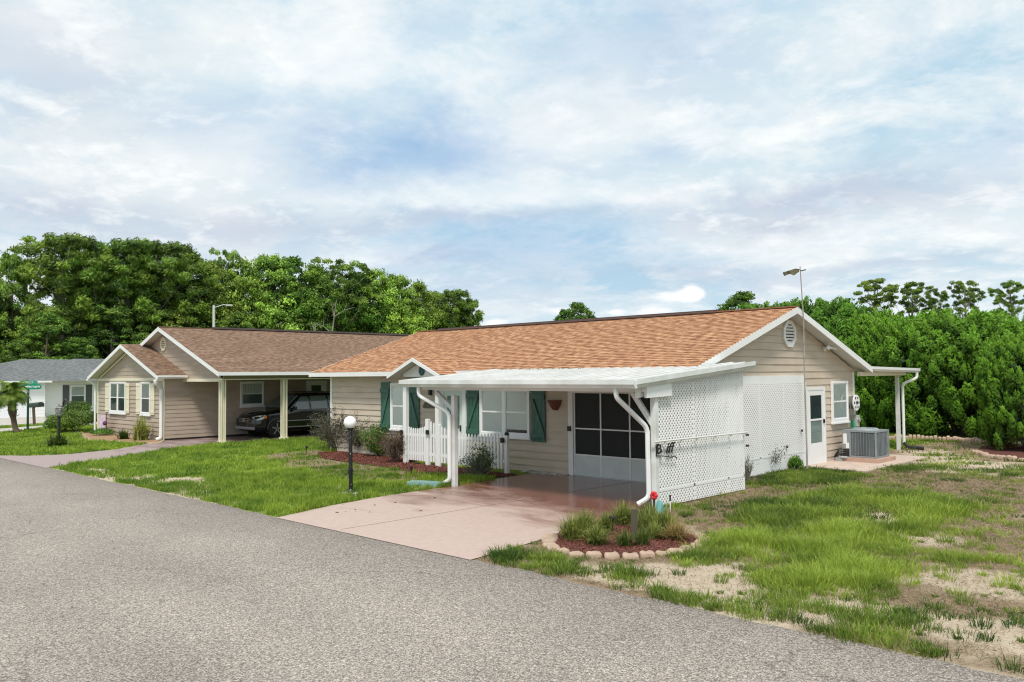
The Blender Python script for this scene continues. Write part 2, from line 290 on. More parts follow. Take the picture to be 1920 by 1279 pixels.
def driveway(name, worn, paint, lo, hi, rough):
    M = bpy.data.materials.new(name); M.use_nodes = True; t = M.node_tree; n = t.nodes; l = t.links
    b = n['Principled BSDF']; tcx = n.new('ShaderNodeTexCoord'); c = tcx.outputs['Object']
    no = n.new('ShaderNodeTexNoise'); no.inputs['Scale'].default_value = .7; no.inputs['Detail'].default_value = 8; no.inputs['Roughness'].default_value = .6; no.inputs['Distortion'].default_value = .8
    mp = n.new('ShaderNodeMapping'); mp.inputs['Scale'].default_value = (.8, 1.7, 1); mp.inputs['Rotation'].default_value = (0, 0, .6); l.new(c, mp.inputs[0]); l.new(mp.outputs[0], no.inputs[0])
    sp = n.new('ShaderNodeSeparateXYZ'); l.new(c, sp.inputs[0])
    g = n.new('ShaderNodeMapRange'); g.inputs[1].default_value = lo; g.inputs[2].default_value = hi; g.inputs[3].default_value = -.28; g.inputs[4].default_value = .35; l.new(sp.outputs[1], g.inputs[0])  # darker towards the house: less worn paint, plus carport shade put into the colour
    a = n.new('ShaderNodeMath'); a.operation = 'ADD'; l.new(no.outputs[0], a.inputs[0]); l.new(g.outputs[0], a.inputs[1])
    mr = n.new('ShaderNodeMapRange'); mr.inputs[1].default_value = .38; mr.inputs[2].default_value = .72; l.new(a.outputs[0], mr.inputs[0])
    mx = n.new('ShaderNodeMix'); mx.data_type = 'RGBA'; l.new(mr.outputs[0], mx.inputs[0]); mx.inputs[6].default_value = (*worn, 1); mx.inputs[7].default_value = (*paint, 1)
    n2 = n.new('ShaderNodeTexNoise'); n2.inputs['Scale'].default_value = 9; n2.inputs['Detail'].default_value = 9; l.new(c, n2.inputs[0])
    m2 = n.new('ShaderNodeMapRange'); m2.inputs[1].default_value = .3; m2.inputs[2].default_value = .7; m2.inputs[3].default_value = .93; m2.inputs[4].default_value = 1.06; l.new(n2.outputs[0], m2.inputs[0])
    vm = n.new('ShaderNodeVectorMath'); vm.operation = 'SCALE'; l.new(mx.outputs[2], vm.inputs[0]); l.new(m2.outputs[0], vm.inputs['Scale']); l.new(vm.outputs[0], b.inputs['Base Color'])
    rr = n.new('ShaderNodeMapRange'); rr.inputs[3].default_value = .62; rr.inputs[4].default_value = rough; l.new(mr.outputs[0], rr.inputs[0]); l.new(rr.outputs[0], b.inputs['Roughness'])
    bp = n.new('ShaderNodeBump'); bp.inputs['Strength'].default_value = .04; bp.inputs['Distance'].default_value = .01; l.new(n2.outputs[0], bp.inputs['Height']); l.new(bp.outputs[0], b.inputs['Normal'])
    return M
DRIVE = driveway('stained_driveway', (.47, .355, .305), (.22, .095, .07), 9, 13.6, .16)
DRIVEN = driveway('neighbour_driveway', (.34, .26, .25), (.13, .08, .075), 8, 22, .35)  # second colour carries the shade inside the neighbour's carport

def groundmat():
    M = bpy.data.materials.new('ground_soil'); M.use_nodes = True; t = M.node_tree; n = t.nodes; l = t.links
    b = n['Principled BSDF']; b.inputs['Roughness'].default_value = .95; b.inputs['Specular IOR Level'].default_value = .1
    tcx = n.new('ShaderNodeTexCoord'); c = tcx.outputs['Object']
    at = n.new('ShaderNodeAttribute'); at.attribute_name = 'cover'; sp = n.new('ShaderNodeSeparateColor'); l.new(at.outputs['Color'], sp.inputs[0])
    def noi(s, d=6):
        x = n.new('ShaderNodeTexNoise'); x.inputs['Scale'].default_value = s; x.inputs['Detail'].default_value = d; x.inputs['Roughness'].default_value = .65; l.new(c, x.inputs[0]); return x.outputs[0]
    def mix(f, a, bb):
        x = n.new('ShaderNodeMix'); x.data_type = 'RGBA'; l.new(f, x.inputs[0])
        for i, v in ((6, a), (7, bb)):
            if hasattr(v, 'is_output'): l.new(v, x.inputs[i])
            else: x.inputs[i].default_value = (*v, 1)
        return x.outputs[2]
    def rng_(f, a, bb):
        x = n.new('ShaderNodeMapRange'); x.inputs[1].default_value = a; x.inputs[2].default_value = bb; l.new(f, x.inputs[0]); return x.outputs[0]
    f1, f2 = noi(7, 8), noi(40, 6)
    dirt = mix(rng_(f1, .35, .65), (.30, .215, .14), (.155, .105, .065)); dirt = mix(rng_(f2, .45, .7), dirt, (.36, .29, .20))
    sand = mix(rng_(f2, .35, .65), (.60, .51, .40), (.40, .32, .23)); sand = mix(rng_(f1, .5, .75), sand, (.30, .23, .15))
    green = mix(rng_(f1, .35, .65), (.13, .23, .03), (.26, .33, .06)); green = mix(rng_(f2, .5, .75), green, (.20, .17, .08))
    def edge(ch, w=.35):
        a = n.new('ShaderNodeMath'); a.operation = 'MULTIPLY_ADD'; l.new(f1, a.inputs[0]); a.inputs[1].default_value = w*2; l.new(ch, a.inputs[2])
        return rng_(a.outputs[0], .5+w*.6, .5+w*1.4)
    o = mix(edge(sp.outputs[2]), dirt, sand); o = mix(edge(sp.outputs[0]), o, green)
    l.new(o, b.inputs['Base Color'])
    bp = n.new('ShaderNodeBump'); bp.inputs['Strength'].default_value = .7; bp.inputs['Distance'].default_value = .03; l.new(f2, bp.inputs['Height']); l.new(bp.outputs[0], b.inputs['Normal'])
    return M
GROUNDM = groundmat()
MULCH = mat('red_mulch', (.16, .04, .028), .95, c2=(.05, .022, .016), sc=35, bump=1, bsc=50)
MULCHT = mat('tan_mulch', (.42, .27, .15), .95, c2=(.25, .15, .08), sc=30, bump=1, bsc=50)
PEBB = mat('white_pebbles', (.55, .54, .5), .9, c2=(.12, .11, .1), sc=25, bump=1, bsc=40)

# ------------------------------------------------------------------ objects
ORG = {}
def thing(name, loc, label=None, cat=None, group=None, kind=None):
    o = bpy.data.objects.new(name, None); COL.objects.link(o); o.location = loc; ORG[o.name] = Vector(loc); o.empty_display_size = .2
    return tag(o, label, cat, group, kind)
def tag(o, label=None, cat=None, group=None, kind=None):
    if label: o['label'] = label
    if cat: o['category'] = cat
    if group: o['group'] = group
    if kind: o['kind'] = kind
    return o
def copy_tree(o, parent=None):
    c = o.copy(); COL.objects.link(c); c.parent = parent
    for k in ('label', 'category', 'group'):
        if parent is None and k in o: c[k] = o[k]
    for ch in list(o.children): copy_tree(ch, c)
    return c

def link(name, me, material, parent, org):
    o = bpy.data.objects.new(name, me); COL.objects.link(o)
    if material:
        for mm in (material if isinstance(material, (list, tuple)) else [material]): me.materials.append(mm)
    if parent is not None:
        o.parent = parent; ORG[o.name] = org
    else:
        o.location = org; ORG[o.name] = org
    return o
def abs_org(p):
    return ORG[p.name]

class MB:
    def __init__(s): s.v = []; s.f = []; s.uv = {}; s.smooth = False
    def add(s, vs, fs):
        k = len(s.v); s.v += [tuple(map(float, a)) for a in vs]; s.f += [tuple(i+k for i in f) for f in fs]; return s
    def box(s, x0, x1, y0, y1, z0, z1):
        x0, x1 = sorted((x0, x1)); y0, y1 = sorted((y0, y1)); z0, z1 = sorted((z0, z1))
        return s.add([(x0, y0, z0), (x1, y0, z0), (x1, y1, z0), (x0, y1, z0), (x0, y0, z1), (x1, y0, z1), (x1, y1, z1), (x0, y1, z1)],
                     [(0, 3, 2, 1), (4, 5, 6, 7), (0, 1, 5, 4), (1, 2, 6, 5), (2, 3, 7, 6), (3, 0, 4, 7)])
    def prism(s, poly, off):
        """planar polygon (3-D points) extruded by a vector"""
        n = len(poly); off = Vector(off); p = [Vector(a) for a in poly]
        return s.add([*p, *[a+off for a in p]], [tuple(range(n))[::-1], tuple(range(n, 2*n))]+[(i, (i+1) % n, (i+1) % n+n, i+n) for i in range(n)])
    def bar(s, a, b, w, h=None, upv=(0, 0, 1)):
        h = h or w; a = Vector(a); b = Vector(b); d = (b-a).normalized(); u = Vector(upv)
        if abs(d.dot(u)) > .99: u = Vector((0, 1, 0))
        x = d.cross(u).normalized(); y = x.cross(d)
        return s.prism([a+x*w/2+y*h/2, a-x*w/2+y*h/2, a-x*w/2-y*h/2, a+x*w/2-y*h/2], b-a)
    def tube(s, pts, r, seg=10, cap=True):
        pts = [Vector(p) for p in pts]; rs = r if isinstance(r, (list, tuple)) else [r]*len(pts); k = len(s.v); ref = None
        for i, p in enumerate(pts):
            d = (pts[min(i+1, len(pts)-1)]-pts[max(i-1, 0)]).normalized()
            if ref is None: ref = Vector((0, 0, 1)) if abs(d.z) < .9 else Vector((1, 0, 0))
            x = d.cross(ref).normalized(); y = x.cross(d).normalized(); ref = y
            for j in range(seg):
                a = 2*math.pi*j/seg; s.v.append(tuple(p+(x*math.cos(a)+y*math.sin(a))*rs[i]))
        for i in range(len(pts)-1):
            for j in range(seg): s.f.append((k+i*seg+j, k+i*seg+(j+1) % seg, k+(i+1)*seg+(j+1) % seg, k+(i+1)*seg+j))
        if cap: s.f.append(tuple(k+j for j in range(seg))[::-1]); s.f.append(tuple(k+(len(pts)-1)*seg+j for j in range(seg)))
        return s
    def lathe(s, c, prof, seg=20, axis='z'):
        k = len(s.v); c = Vector(c)
        for r, h in prof:
            for j in range(seg):
                a = 2*math.pi*j/seg; u, v = r*math.cos(a), r*math.sin(a)
                s.v.append(tuple(c+{'z': Vector((u, v, h)), 'x': Vector((h, u, v)), 'y': Vector((u, h, v))}[axis]))
        for i in range(len(prof)-1):
            for j in range(seg): s.f.append((k+i*seg+j, k+i*seg+(j+1) % seg, k+(i+1)*seg+(j+1) % seg, k+(i+1)*seg+j))
        s.f.append(tuple(k+j for j in range(seg))[::-1]); s.f.append(tuple(k+(len(prof)-1)*seg+j for j in range(seg)))
        return s
    def ball(s, c, r, seg=20, rings=12):
        return s.lathe(c, [(max(1e-4, r*math.sin(math.pi*i/rings)), -r*math.cos(math.pi*i/rings)) for i in range(rings+1)], seg)
    def quad(s, a, b, c, d): return s.add([a, b, c, d], [(0, 1, 2, 3)])
    def lap(s, poly, O, eu, ev, en, expo, thick, v_start=0., uvs=True):
        """lapped courses (siding, shingles): convex 2-D polygon (u,v) cut into courses, each proud at its lower edge"""
        O, eu, ev, en = map(Vector, (O, eu, ev, en)); vmax = max(p[1] for p in poly); v0 = v_start
        vmin = min(p[1] for p in poly)
        while v0 < vmax-1e-5:
            v1 = v0+expo; q = clip(clip(poly, 1, v0, True), 1, v1, False)
            if len(q) >= 3:
                k = len(s.v); pts = [O+eu*u+ev*v+en*(thick*(1-(v-v0)/expo)+.001) for u, v in q]
                s.v += [tuple(p) for p in pts]; s.f.append(tuple(range(k, k+len(q)))); s.uv[len(s.f)-1] = list(q)
                lo = [p for p in q if abs(p[1]-v0) < 1e-4]
                if len(lo) >= 2:
                    a, b = min(lo), max(lo); k = len(s.v)
                    s.v += [tuple(O+eu*a[0]+ev*v0+en*(thick+.001)), tuple(O+eu*b[0]+ev*v0+en*(thick+.001)), tuple(O+eu*b[0]+ev*v0-en*.004), tuple(O+eu*a[0]+ev*v0-en*.004)]
                    s.f.append((k, k+1, k+2, k+3)); s.uv[len(s.f)-1] = [a, b, b, a]
            v0 = v1
        return s
    def build(s, name, material, parent=None, org=None, smooth=False, bevel=0):
        if org is None: org = abs_org(parent) if parent is not None else Vector(s.v[0])
        org = Vector(org)
        me = bpy.data.meshes.new(name); me.from_pydata([tuple(Vector(v)-org) for v in s.v], [], s.f)
        if s.uv:
            uvl = me.uv_layers.new(name='UVMap')
            for fi, q in s.uv.items():
                for j, li in enumerate(me.polygons[fi].loop_indices): uvl.data[li].uv = q[j]
        if smooth:
            for p in me.polygons: p.use_smooth = True
        me.update(); o = link(name, me, material, parent, org)
        if bevel:
            b = o.modifiers.new('bevel', 'BEVEL'); b.width = bevel; b.segments = 2; b.limit_method = 'ANGLE'
        return o
def clip(poly, ax, val, keep_above):
    out = []; n = len(poly)
    for i in range(n):
        a, b = poly[i], poly[(i+1) % n]; ia = (a[ax] >= val) if keep_above else (a[ax] <= val); ib = (b[ax] >= val) if keep_above else (b[ax] <= val)
        if ia: out.append(a)
        if ia != ib:
            t = (val-a[ax])/(b[ax]-a[ax]); out.append((a[0]+t*(b[0]-a[0]), a[1]+t*(b[1]-a[1])))
    return out
def clip_hp(poly, nx, ny, c):
    out = []; n = len(poly); f = lambda p: nx*p[0]+ny*p[1]-c
    for i in range(n):
        a, b = poly[i], poly[(i+1) % n]; fa, fb = f(a), f(b)
        if fa >= 0: out.append(a)
        if (fa >= 0) != (fb >= 0):
            t = fa/(fa-fb); out.append((a[0]+t*(b[0]-a[0]), a[1]+t*(b[1]-a[1])))
    return out

def mesh_np(name, V, F, tint, material, parent=None, org=(0, 0, 0)):
    V = np.asarray(V, np.float32)-np.asarray(org, np.float32); F = np.asarray(F, np.int32); n, k = F.shape
    me = bpy.data.meshes.new(name); me.vertices.add(len(V)); me.vertices.foreach_set('co', V.ravel())
    me.loops.add(n*k); me.loops.foreach_set('vertex_index', F.ravel()); me.polygons.add(n)
    me.polygons.foreach_set('loop_start', np.arange(0, n*k, k, dtype=np.int32)); me.update(calc_edges=True)
    if tint is not None:
        a = me.attributes.new('tint', 'FLOAT', 'POINT'); a.data.foreach_set('value', np.asarray(tint, np.float32))
    return link(name, me, material, parent, Vector(org))

# leaves: little quads, each with its own direction
def leaf_quads(C, nrm, ln, wd, rg, droop=None):
    n = len(C); t = rg.normal(size=(n, 3)); t -= (t*nrm).sum(1)[:, None]*nrm; t /= np.linalg.norm(t, axis=1)[:, None]+1e-9
    if droop is not None:
        t = t*(1-abs(droop))+np.array([0, 0, 1.])*droop; t /= np.linalg.norm(t, axis=1)[:, None]
    b = np.cross(nrm, t); b /= np.linalg.norm(b, axis=1)[:, None]+1e-9
    ln = np.broadcast_to(ln, n)[:, None]; wd = np.broadcast_to(wd, n)[:, None]
    V = np.stack([C-t*ln*.5, C+b*wd*.5, C+t*ln*.5, C-b*wd*.5], 1).reshape(-1, 3)
    return V, np.arange(4*n).reshape(n, 4)
def unit(a): return a/(np.linalg.norm(a, axis=-1, keepdims=True)+1e-9)

def rnd_dirs(n, rg): return unit(rg.normal(size=(n, 3)))

def grow_tree(name, kind, H, R_, seed, crown0, nclump, nleaf, leaf, leafm, bark, label=None, cat='tree', group=None, loc=(0, 0, 0), lean=0):
    """trunk with limbs + a crown of leaf clumps; built at the origin, moved by its Empty"""
    rg = np.random.default_rng(seed); root = thing(name, (0, 0, 0), label, cat, group)
    c = []; 
    for i in range(nclump):
        if kind == 'pine':
            z = crown0+(H-crown0)*rg.uniform(0, 1)**.7; rr = R_*math.sqrt(max(.04, 1-abs((z-crown0)/(H-crown0)*2-1.15)**2*.75)); a = rg.uniform(0, 6.28); q = rr*rg.uniform(.25, 1)
        else:
            u = rg.uniform(0, 1); z = crown0+(H-crown0)*u; prof = math.sin(math.pi*min(1, .12+u*.88)**.8)**.6 if u < .98 else .2
            a = rg.uniform(0, 6.28); q = R_*prof*rg.uniform(.35, 1.0)**.6
        c.append((q*math.cos(a)+lean*z, q*math.sin(a), z-R_*.12))
    c = np.array(c); rc = R_*(rg.uniform(.09, .24, nclump) if kind != 'pine' else rg.uniform(.09, .17, nclump))
    tr = MB(); tr_r = H*.018+.05
    top = crown0+(H-crown0)*.75; pts = []
    for i in range(7):
        t = i/6; pts.append((lean*top*t+math.sin(t*5+seed)*.12, math.cos(t*4+seed)*.12-.1, -.1+top*t))
    tr.tube(pts, [tr_r*(1-.8*i/6) for i in range(7)], 8)
    for i in rg.permutation(nclump)[:int(min(nclump, 26))]:
        p = Vector(c[i]); t = max(.25, min(.95, (p.z-.16*R_-rg.uniform(.5, 1.5)*R_*.3)/top)); k = int(t*6); s0 = Vector(pts[min(k, 6)])
        mid = (s0+p)/2+Vector((0, 0, -.08*R_)); r1 = tr_r*(1-.8*t)*.5
        tr.tube([s0, mid, p], [r1, r1*.6, r1*.2], 5)
    tr.build('trunk', bark, root)
    idx = rg.integers(0, nclump, nleaf); d = rnd_dirs(nleaf, rg); d[:, 2] = np.abs(d[:, 2])*rg.choice([1, 1, 1, -.6], nleaf)
    rad = rc[idx]*rg.uniform(.25, 1.15, nleaf); Cc = c[idx]+d*rad[:, None]*np.array([1, 1, .72])
    nr = unit(d*.8+rg.normal(size=(nleaf, 3))*.55+np.array([0, 0, .25]))
    ct = rg.uniform(0, 1, nclump)**1.3; tint = np.clip(ct[idx]*.75+rg.uniform(0, .4, nleaf), 0, 1)
    if kind == 'pine': V, F = leaf_quads(Cc, nr, leaf*rg.uniform(.8, 1.6, nleaf), leaf*.32, rg, .25)
    else: V, F = leaf_quads(Cc, nr, leaf*rg.uniform(.6, 1.4, nleaf), leaf*rg.uniform(.45, .8, nleaf), rg)
    mesh_np('crown', V, F, np.repeat(tint, 4), leafm, root)
    root.location = loc
    return root

def put(proto, px, ty, dist, hproto, wscale=1.0, rot=None, first=[set()], label=None, group=None, cat='tree'):
    """a copy of a tree standing `dist` metres off, its height given by where its top is seen"""
    o = proto
    if proto.name in first[0]: o = copy_tree(proto)
    else: first[0].add(proto.name)
    d = ray(px, ty); hn = math.hypot(d[0], d[1]); t = dist/hn; z = CAMZ+t*d[2]; s = z/hproto
    o.location = (t*d[0], t*d[1], 0); o.scale = (s*wscale, s*wscale, s); o.rotation_euler = (0, 0, rot if rot is not None else random.uniform(0, 6.28))
    if label: o['label'] = label
    if group: o['group'] = group
    o['category'] = cat
    return o

# ------------------------------------------------------------------ noise on the ground plane
_perm = rng.uniform(0, 1, (256, 256))
def vnoise(x, y, s):
    x = np.asarray(x)*s+100; y = np.asarray(y)*s+100; xi = np.floor(x).astype(int); yi = np.floor(y).astype(int); fx = x-xi; fy = y-yi
    fx = fx*fx*(3-2*fx); fy = fy*fy*(3-2*fy); g = lambda a, b: _perm[a % 256, b % 256]
    return (g(xi, yi)*(1-fx)+g(xi+1, yi)*fx)*(1-fy)+(g(xi, yi+1)*(1-fx)+g(xi+1, yi+1)*fx)*fy
def fbm(x, y, s): return vnoise(x, y, s)*.5+vnoise(x, y, s*2.1)*.3+vnoise(x, y, s*4.3)*.2
def inpoly(x, y, poly):
    r = np.zeros(np.shape(x), bool); n = len(poly)
    for i in range(n):
        x1, y1 = poly[i]; x2, y2 = poly[(i+1) % n]
        if y1 == y2: continue
        c = ((y1 > y) != (y2 > y)) & (x < (x2-x1)*(y-y1)/(y2-y1)+x1); r ^= c
    return r
def gp(l): return [G(*p) for p in l]

DRIVE_P = [(-13.45, 7.75), (-13.9, 9.2), (-14.15, 10.6), (-14.25, 12.6), (-14.5, 14.6), (-14.5, 15.93), (-9.1, 15.93), (-9.05, 12.2), (-8.65, 9.6), (-8.4, 7.75)]
NDRIVE_P = [(-31.6, 7.7), (-30.3, 8.6), (-29.9, 9.6), (-30.6, 11.4), (-32.6, 13.5), (-33.3, 14.3), (-33.3, 25.4), (-30.0, 25.4), (-30.0, 14.7), (-29.0, 12.2), (-27.1, 9.8), (-25.8, 7.7)]
BED_N = gp([(1028, 1022), (1040, 1034), (1075, 1042), (1130, 1047), (1190, 1047), (1250, 1041), (1300, 1030), (1321, 1016), (1308, 1006), (1275, 1000), (1235, 985), (1180, 975), (1120, 980), (1060, 995), (1035, 1008)])
BED_F = [(-23.6, 15.9), (-23.8, 15.2), (-22.3, 14.35), (-20.6, 14.1), (-18.9, 14.05), (-17.4, 13.8), (-15.9, 13.8), (-14.9, 13.95), (-14.55, 14.6), (-14.55, 15.1), (-17.2, 15.2), (-19.2, 15.2), (-19.2, 15.9)]
BED_NB = gp([(150, 812), (165, 826), (215, 829), (260, 833), (297, 832), (306, 828)])+[(-33.4, 14.2), (-40.6, 14.2), (-41.2, 13.9)]
BED_R = gp([(1828, 849), (1850, 858), (1900, 864), (1960, 868), (1990, 858), (1960, 840), (1880, 832), (1840, 838)])
SLAB = [(-10.05, 21.2), (-9.4, 21.0), (-8.35, 20.95), (-8.4, 25.6), (-10.05, 25.8)]
CROSS = [(-38.5, 7.7), (-44.5, 11.35), (-46.9, 14.2), (-52.5, 24), (-60, 40), (-62.6, 39.0), (-55.5, 24), (-49.6, 14.9), (-48.3, 12.3), (-46.0, 7.7)]
WDRIVE = [(-51.2, 12.5), (-52.3, 15), (-55, 20.5), (-61.3, 20.5), (-61.3, 12.5)]
def excluded(x, y):
    e = (y < 7.82)
    for p in (DRIVE_P, NDRIVE_P, BED_N, BED_F, BED_NB, BED_R, SLAB, CROSS, WDRIVE): e |= inpoly(x, y, p)
    e |= (x > -24.2) & (x < -9.93) & (y > 15.85) & (y < 24.6)
    e |= (x > -40.7) & (x < -33.3) & (y > 14.2) & (y < 29)
    e |= (x > -19.2) & (x < -14.5) & (y > 15.0) & (y < 16)
    return e
LUSH = gp([(1290, 1052), (1330, 1020), (1420, 1000), (1520, 985), (1620, 990), (1690, 1010), (1690, 1060), (1650, 1105), (1560, 1112), (1430, 1094), (1330, 1070)])
LUSH2 = gp([(1560, 925), (1640, 912), (1760, 928), (1820, 955), (1720, 1000), (1640, 1000), (1600, 960)])
MED3 = gp([(1700, 955), (1830, 950), (1990, 980), (1990, 1150), (1800, 1135), (1690, 1105), (1680, 1010)])
MID1 = gp([(1400, 940), (1560, 925), (1600, 960), (1500, 1000), (1420, 1000)])
STRIP = gp([(1400, 912), (1440, 890), (1540, 882), (1640, 892), (1760, 855), (1790, 862), (1700, 885), (1600, 905), (1500, 912)])
BROWN = [gp([(1240, 965), (1400, 922), (1540, 905), (1580, 925), (1420, 945), (1400, 1000), (1330, 1005), (1290, 985)]), gp([(1560, 905), (1760, 868), (1960, 872), (1960, 935), (1780, 930), (1600, 925)]),
         gp([(500, 852), (600, 842), (700, 866), (840, 893), (720, 908), (620, 898), (560, 882)])]
SAND = [gp([(1540, 975), (1600, 960), (1700, 960), (1695, 988), (1600, 985), (1545, 1003)]), gp([(1040, 1062), (1200, 1052), (1300, 1060), (1400, 1055), (1470, 1115), (1400, 1148), (1300, 1118), (1180, 1102), (1090, 1085)]),
        gp([(1440, 1118), (1650, 1128), (1960, 1175), (1960, 1250), (1800, 1215), (1620, 1170), (1450, 1150)]), gp([(1640, 862), (1750, 850), (1960, 882), (1960, 900), (1800, 888), (1700, 882)]),
        gp([(250, 900), (330, 893), (400, 893), (395, 915), (330, 930), (280, 927)]), gp([(90, 876), (160, 877), (262, 890), (300, 895), (390, 897), (400, 914), (440, 930), (560, 960), (440, 952), (300, 932), (180, 904)]), gp([(700, 912), (600, 925), (620, 932), (690, 930), (720, 922)])]
EDGE = gp([(885, 1042), (940, 1030), (1040, 1045), (1180, 1085), (1400, 1150), (1560, 1185), (1720, 1225), (1900, 1279), (1800, 1290), (1500, 1190), (1200, 1110)])
def cover(x, y, soft=0, seed=9):
    if soft:
        rg = np.random.default_rng(seed); acc = [0, 0, 0, 0]
        for i in range(soft):
            r_ = cover(x+rg.normal(size=x.shape)*.22, y+rg.normal(size=x.shape)*.22)
            for k in range(4): acc[k] = acc[k]+r_[k]/soft
        return acc
    return cover1(x, y)
def cover1(x, y):
    wx = x+(fbm(x, y, 1.3)-.5)*.9; wy = y+(fbm(x+50, y, 1.3)-.5)*.9
    g = np.full(x.shape, .38); h = np.full(x.shape, .07); s = np.zeros(x.shape); t = np.full(x.shape, .45)
    right = (x > -9.1-.0*y) & (y < 40) & (x < 8) | ((x > -10.2) & (y > 15.9) & (x < 8))
    n = fbm(x, y, .9); n2 = fbm(x+30, y-20, 2.6)
    g = np.where(right, .18+.35*(n2 > .55), g); s = np.where(right, .15+.6*(n > .52), s)
    left = ~right & (x > -50) & (y < 40)
    g = np.where(left, np.where(n2 > .40, .97, .55), g); h = np.where(left, .04+.07*np.clip((n2-.4)*4, 0, 1), h); t = np.where(left, .60+.9*(n-.5), t)
    a = inpoly(wx, wy, MED3); g[a] = .16+.40*(n2[a] > .54); h[a] = .08; t[a] = .75; s[a] = .25+.6*(n[a] > .5)
    a = inpoly(wx, wy, LUSH2); g[a] = .85; h[a] = .13; t[a] = .75
    a = inpoly(wx, wy, LUSH); g[a] = np.where(n2[a] > .42, .93, .42); h[a] = .07+.09*np.clip((n[a]-.3)*3, 0, 1); t[a] = .55+.6*(n[a]-.45)+.2
    a = inpoly(wx, wy, MID1); g[a] = .8; h[a] = .14; t[a] = .40
    a = inpoly(wx, wy, STRIP); g[a] = .9; h[a] = .09; t[a] = .35
    for b in BROWN:
        a = inpoly(wx, wy, b); g[a] = .12+.5*(n2[a] > .58); h[a] = .06; s[a] = .1; t[a] = .35
    for b in SAND:
        a = inpoly(wx, wy, b); g[a] = .08+.75*(n2[a] > .60); h[a] = .08; s[a] = 1; t[a] = .4
    a = inpoly(wx, wy, EDGE); g[a] = .30+.55*(n2[a] > .44); h[a] = .09; t[a] = .42
    far = (y > 40) | (x < -50); g = np.where(far, .9, g)
    return g, h, s, t
# ------------------------------------------------------------------ setting
def sheet(name, poly, z, m_, thick=.0, label=None):
    b = MB(); p = [(a, c, z) for a, c in poly]
    if thick: b.prism([(a, c, z-thick) for a, c in poly], (0, 0, thick))
    else: b.add(p, [tuple(range(len(p)))])
    return b.build(name, m_, org=(0, 0, 0))
# ground: one sheet, finer near the houses where its cover (grass, soil, sand) changes
def make_ground():
    xs = np.concatenate([[-3000, -900, -300, -120, -80], np.arange(-62, 6.01, .25), [20, 60, 200, 900, 3000]])
    ys = np.concatenate([[-3000, -900, -200, -40, 0, 6], np.arange(7.2, 42, .25), [60, 90, 200, 900, 3000]])
    XX, YY = np.meshgrid(xs, ys); V = np.stack([XX.ravel(), YY.ravel(), np.zeros(XX.size)], 1); nx, ny = len(xs), len(ys)
    i = np.arange(ny-1)[:, None]*nx+np.arange(nx-1)[None]; F = np.stack([i, i+1, i+nx+1, i+nx], -1).reshape(-1, 4)
    o = mesh_np('ground', V, F, None, GROUNDM); g, h, s, t = cover(V[:, 0], V[:, 1], 10); rr_ = (V[:, 0] > -10.2) & (V[:, 0] < 8) & (V[:, 1] < 40); g = np.where(rr_, np.clip(g-.35, 0, 1)*.45, g)
    a = o.data.attributes.new('cover', 'FLOAT_COLOR', 'POINT'); a.data.foreach_set('color', np.stack([g, h, s, np.ones_like(g)], 1).astype(np.float32).ravel())
    tag(o, kind='structure')
make_ground()
tag(sheet('road', [(-300, 7.8), (-300, -60), (300, -60), (300, 7.8)]+[(x, 7.80+.10*(fbm(x, 0, 1.7)-.5)+.05*(float(vnoise(x, 4, 6))-.5)) for x in np.arange(30, -60, -.15)], .006, ASPH), kind='structure')
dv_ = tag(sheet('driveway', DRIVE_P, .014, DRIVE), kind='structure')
for jx0, jx1, jy0, jy1 in ((-14.1, -9.05, 12.02, 12.035), (-11.62, -11.605, 7.85, 15.9)):
    b = MB(); b.box(jx0, jx1, jy0, jy1, .0145, .0165); b.build('joint', mat('joint_dark', (.13, .085, .07), .9, c2=(.25, .17, .14), sc=3), dv_)
tag(sheet('driveway', NDRIVE_P, .014, DRIVEN), kind='structure')
tag(sheet('road', CROSS, .010, CONC), kind='structure')
tag(sheet('path', WDRIVE, .012, CONC), kind='structure')
tag(sheet('path', SLAB, .05, mat('patio_concrete', (.58, .45, .37), .8, c2=(.48, .38, .32), sc=4, bump=.2), .05), kind='structure')

# ------------------------------------------------------------------ houses: shared builders
EX = .182
def siding_y(root, y, x0, x1, z0, z1, m_, out=-1, zs=None):
    b = MB(); b.lap([(x0, z0), (x1, z0), (x1, z1), (x0, z1)], (0, y, 0), (1, 0, 0), (0, 0, 1), (0, out, 0), EX, .026, zs if zs is not None else z0-.02); b.uv = {}
    return b
def wallpart(b, root, m_): b.uv = {}; return b.build('wall', m_, root)

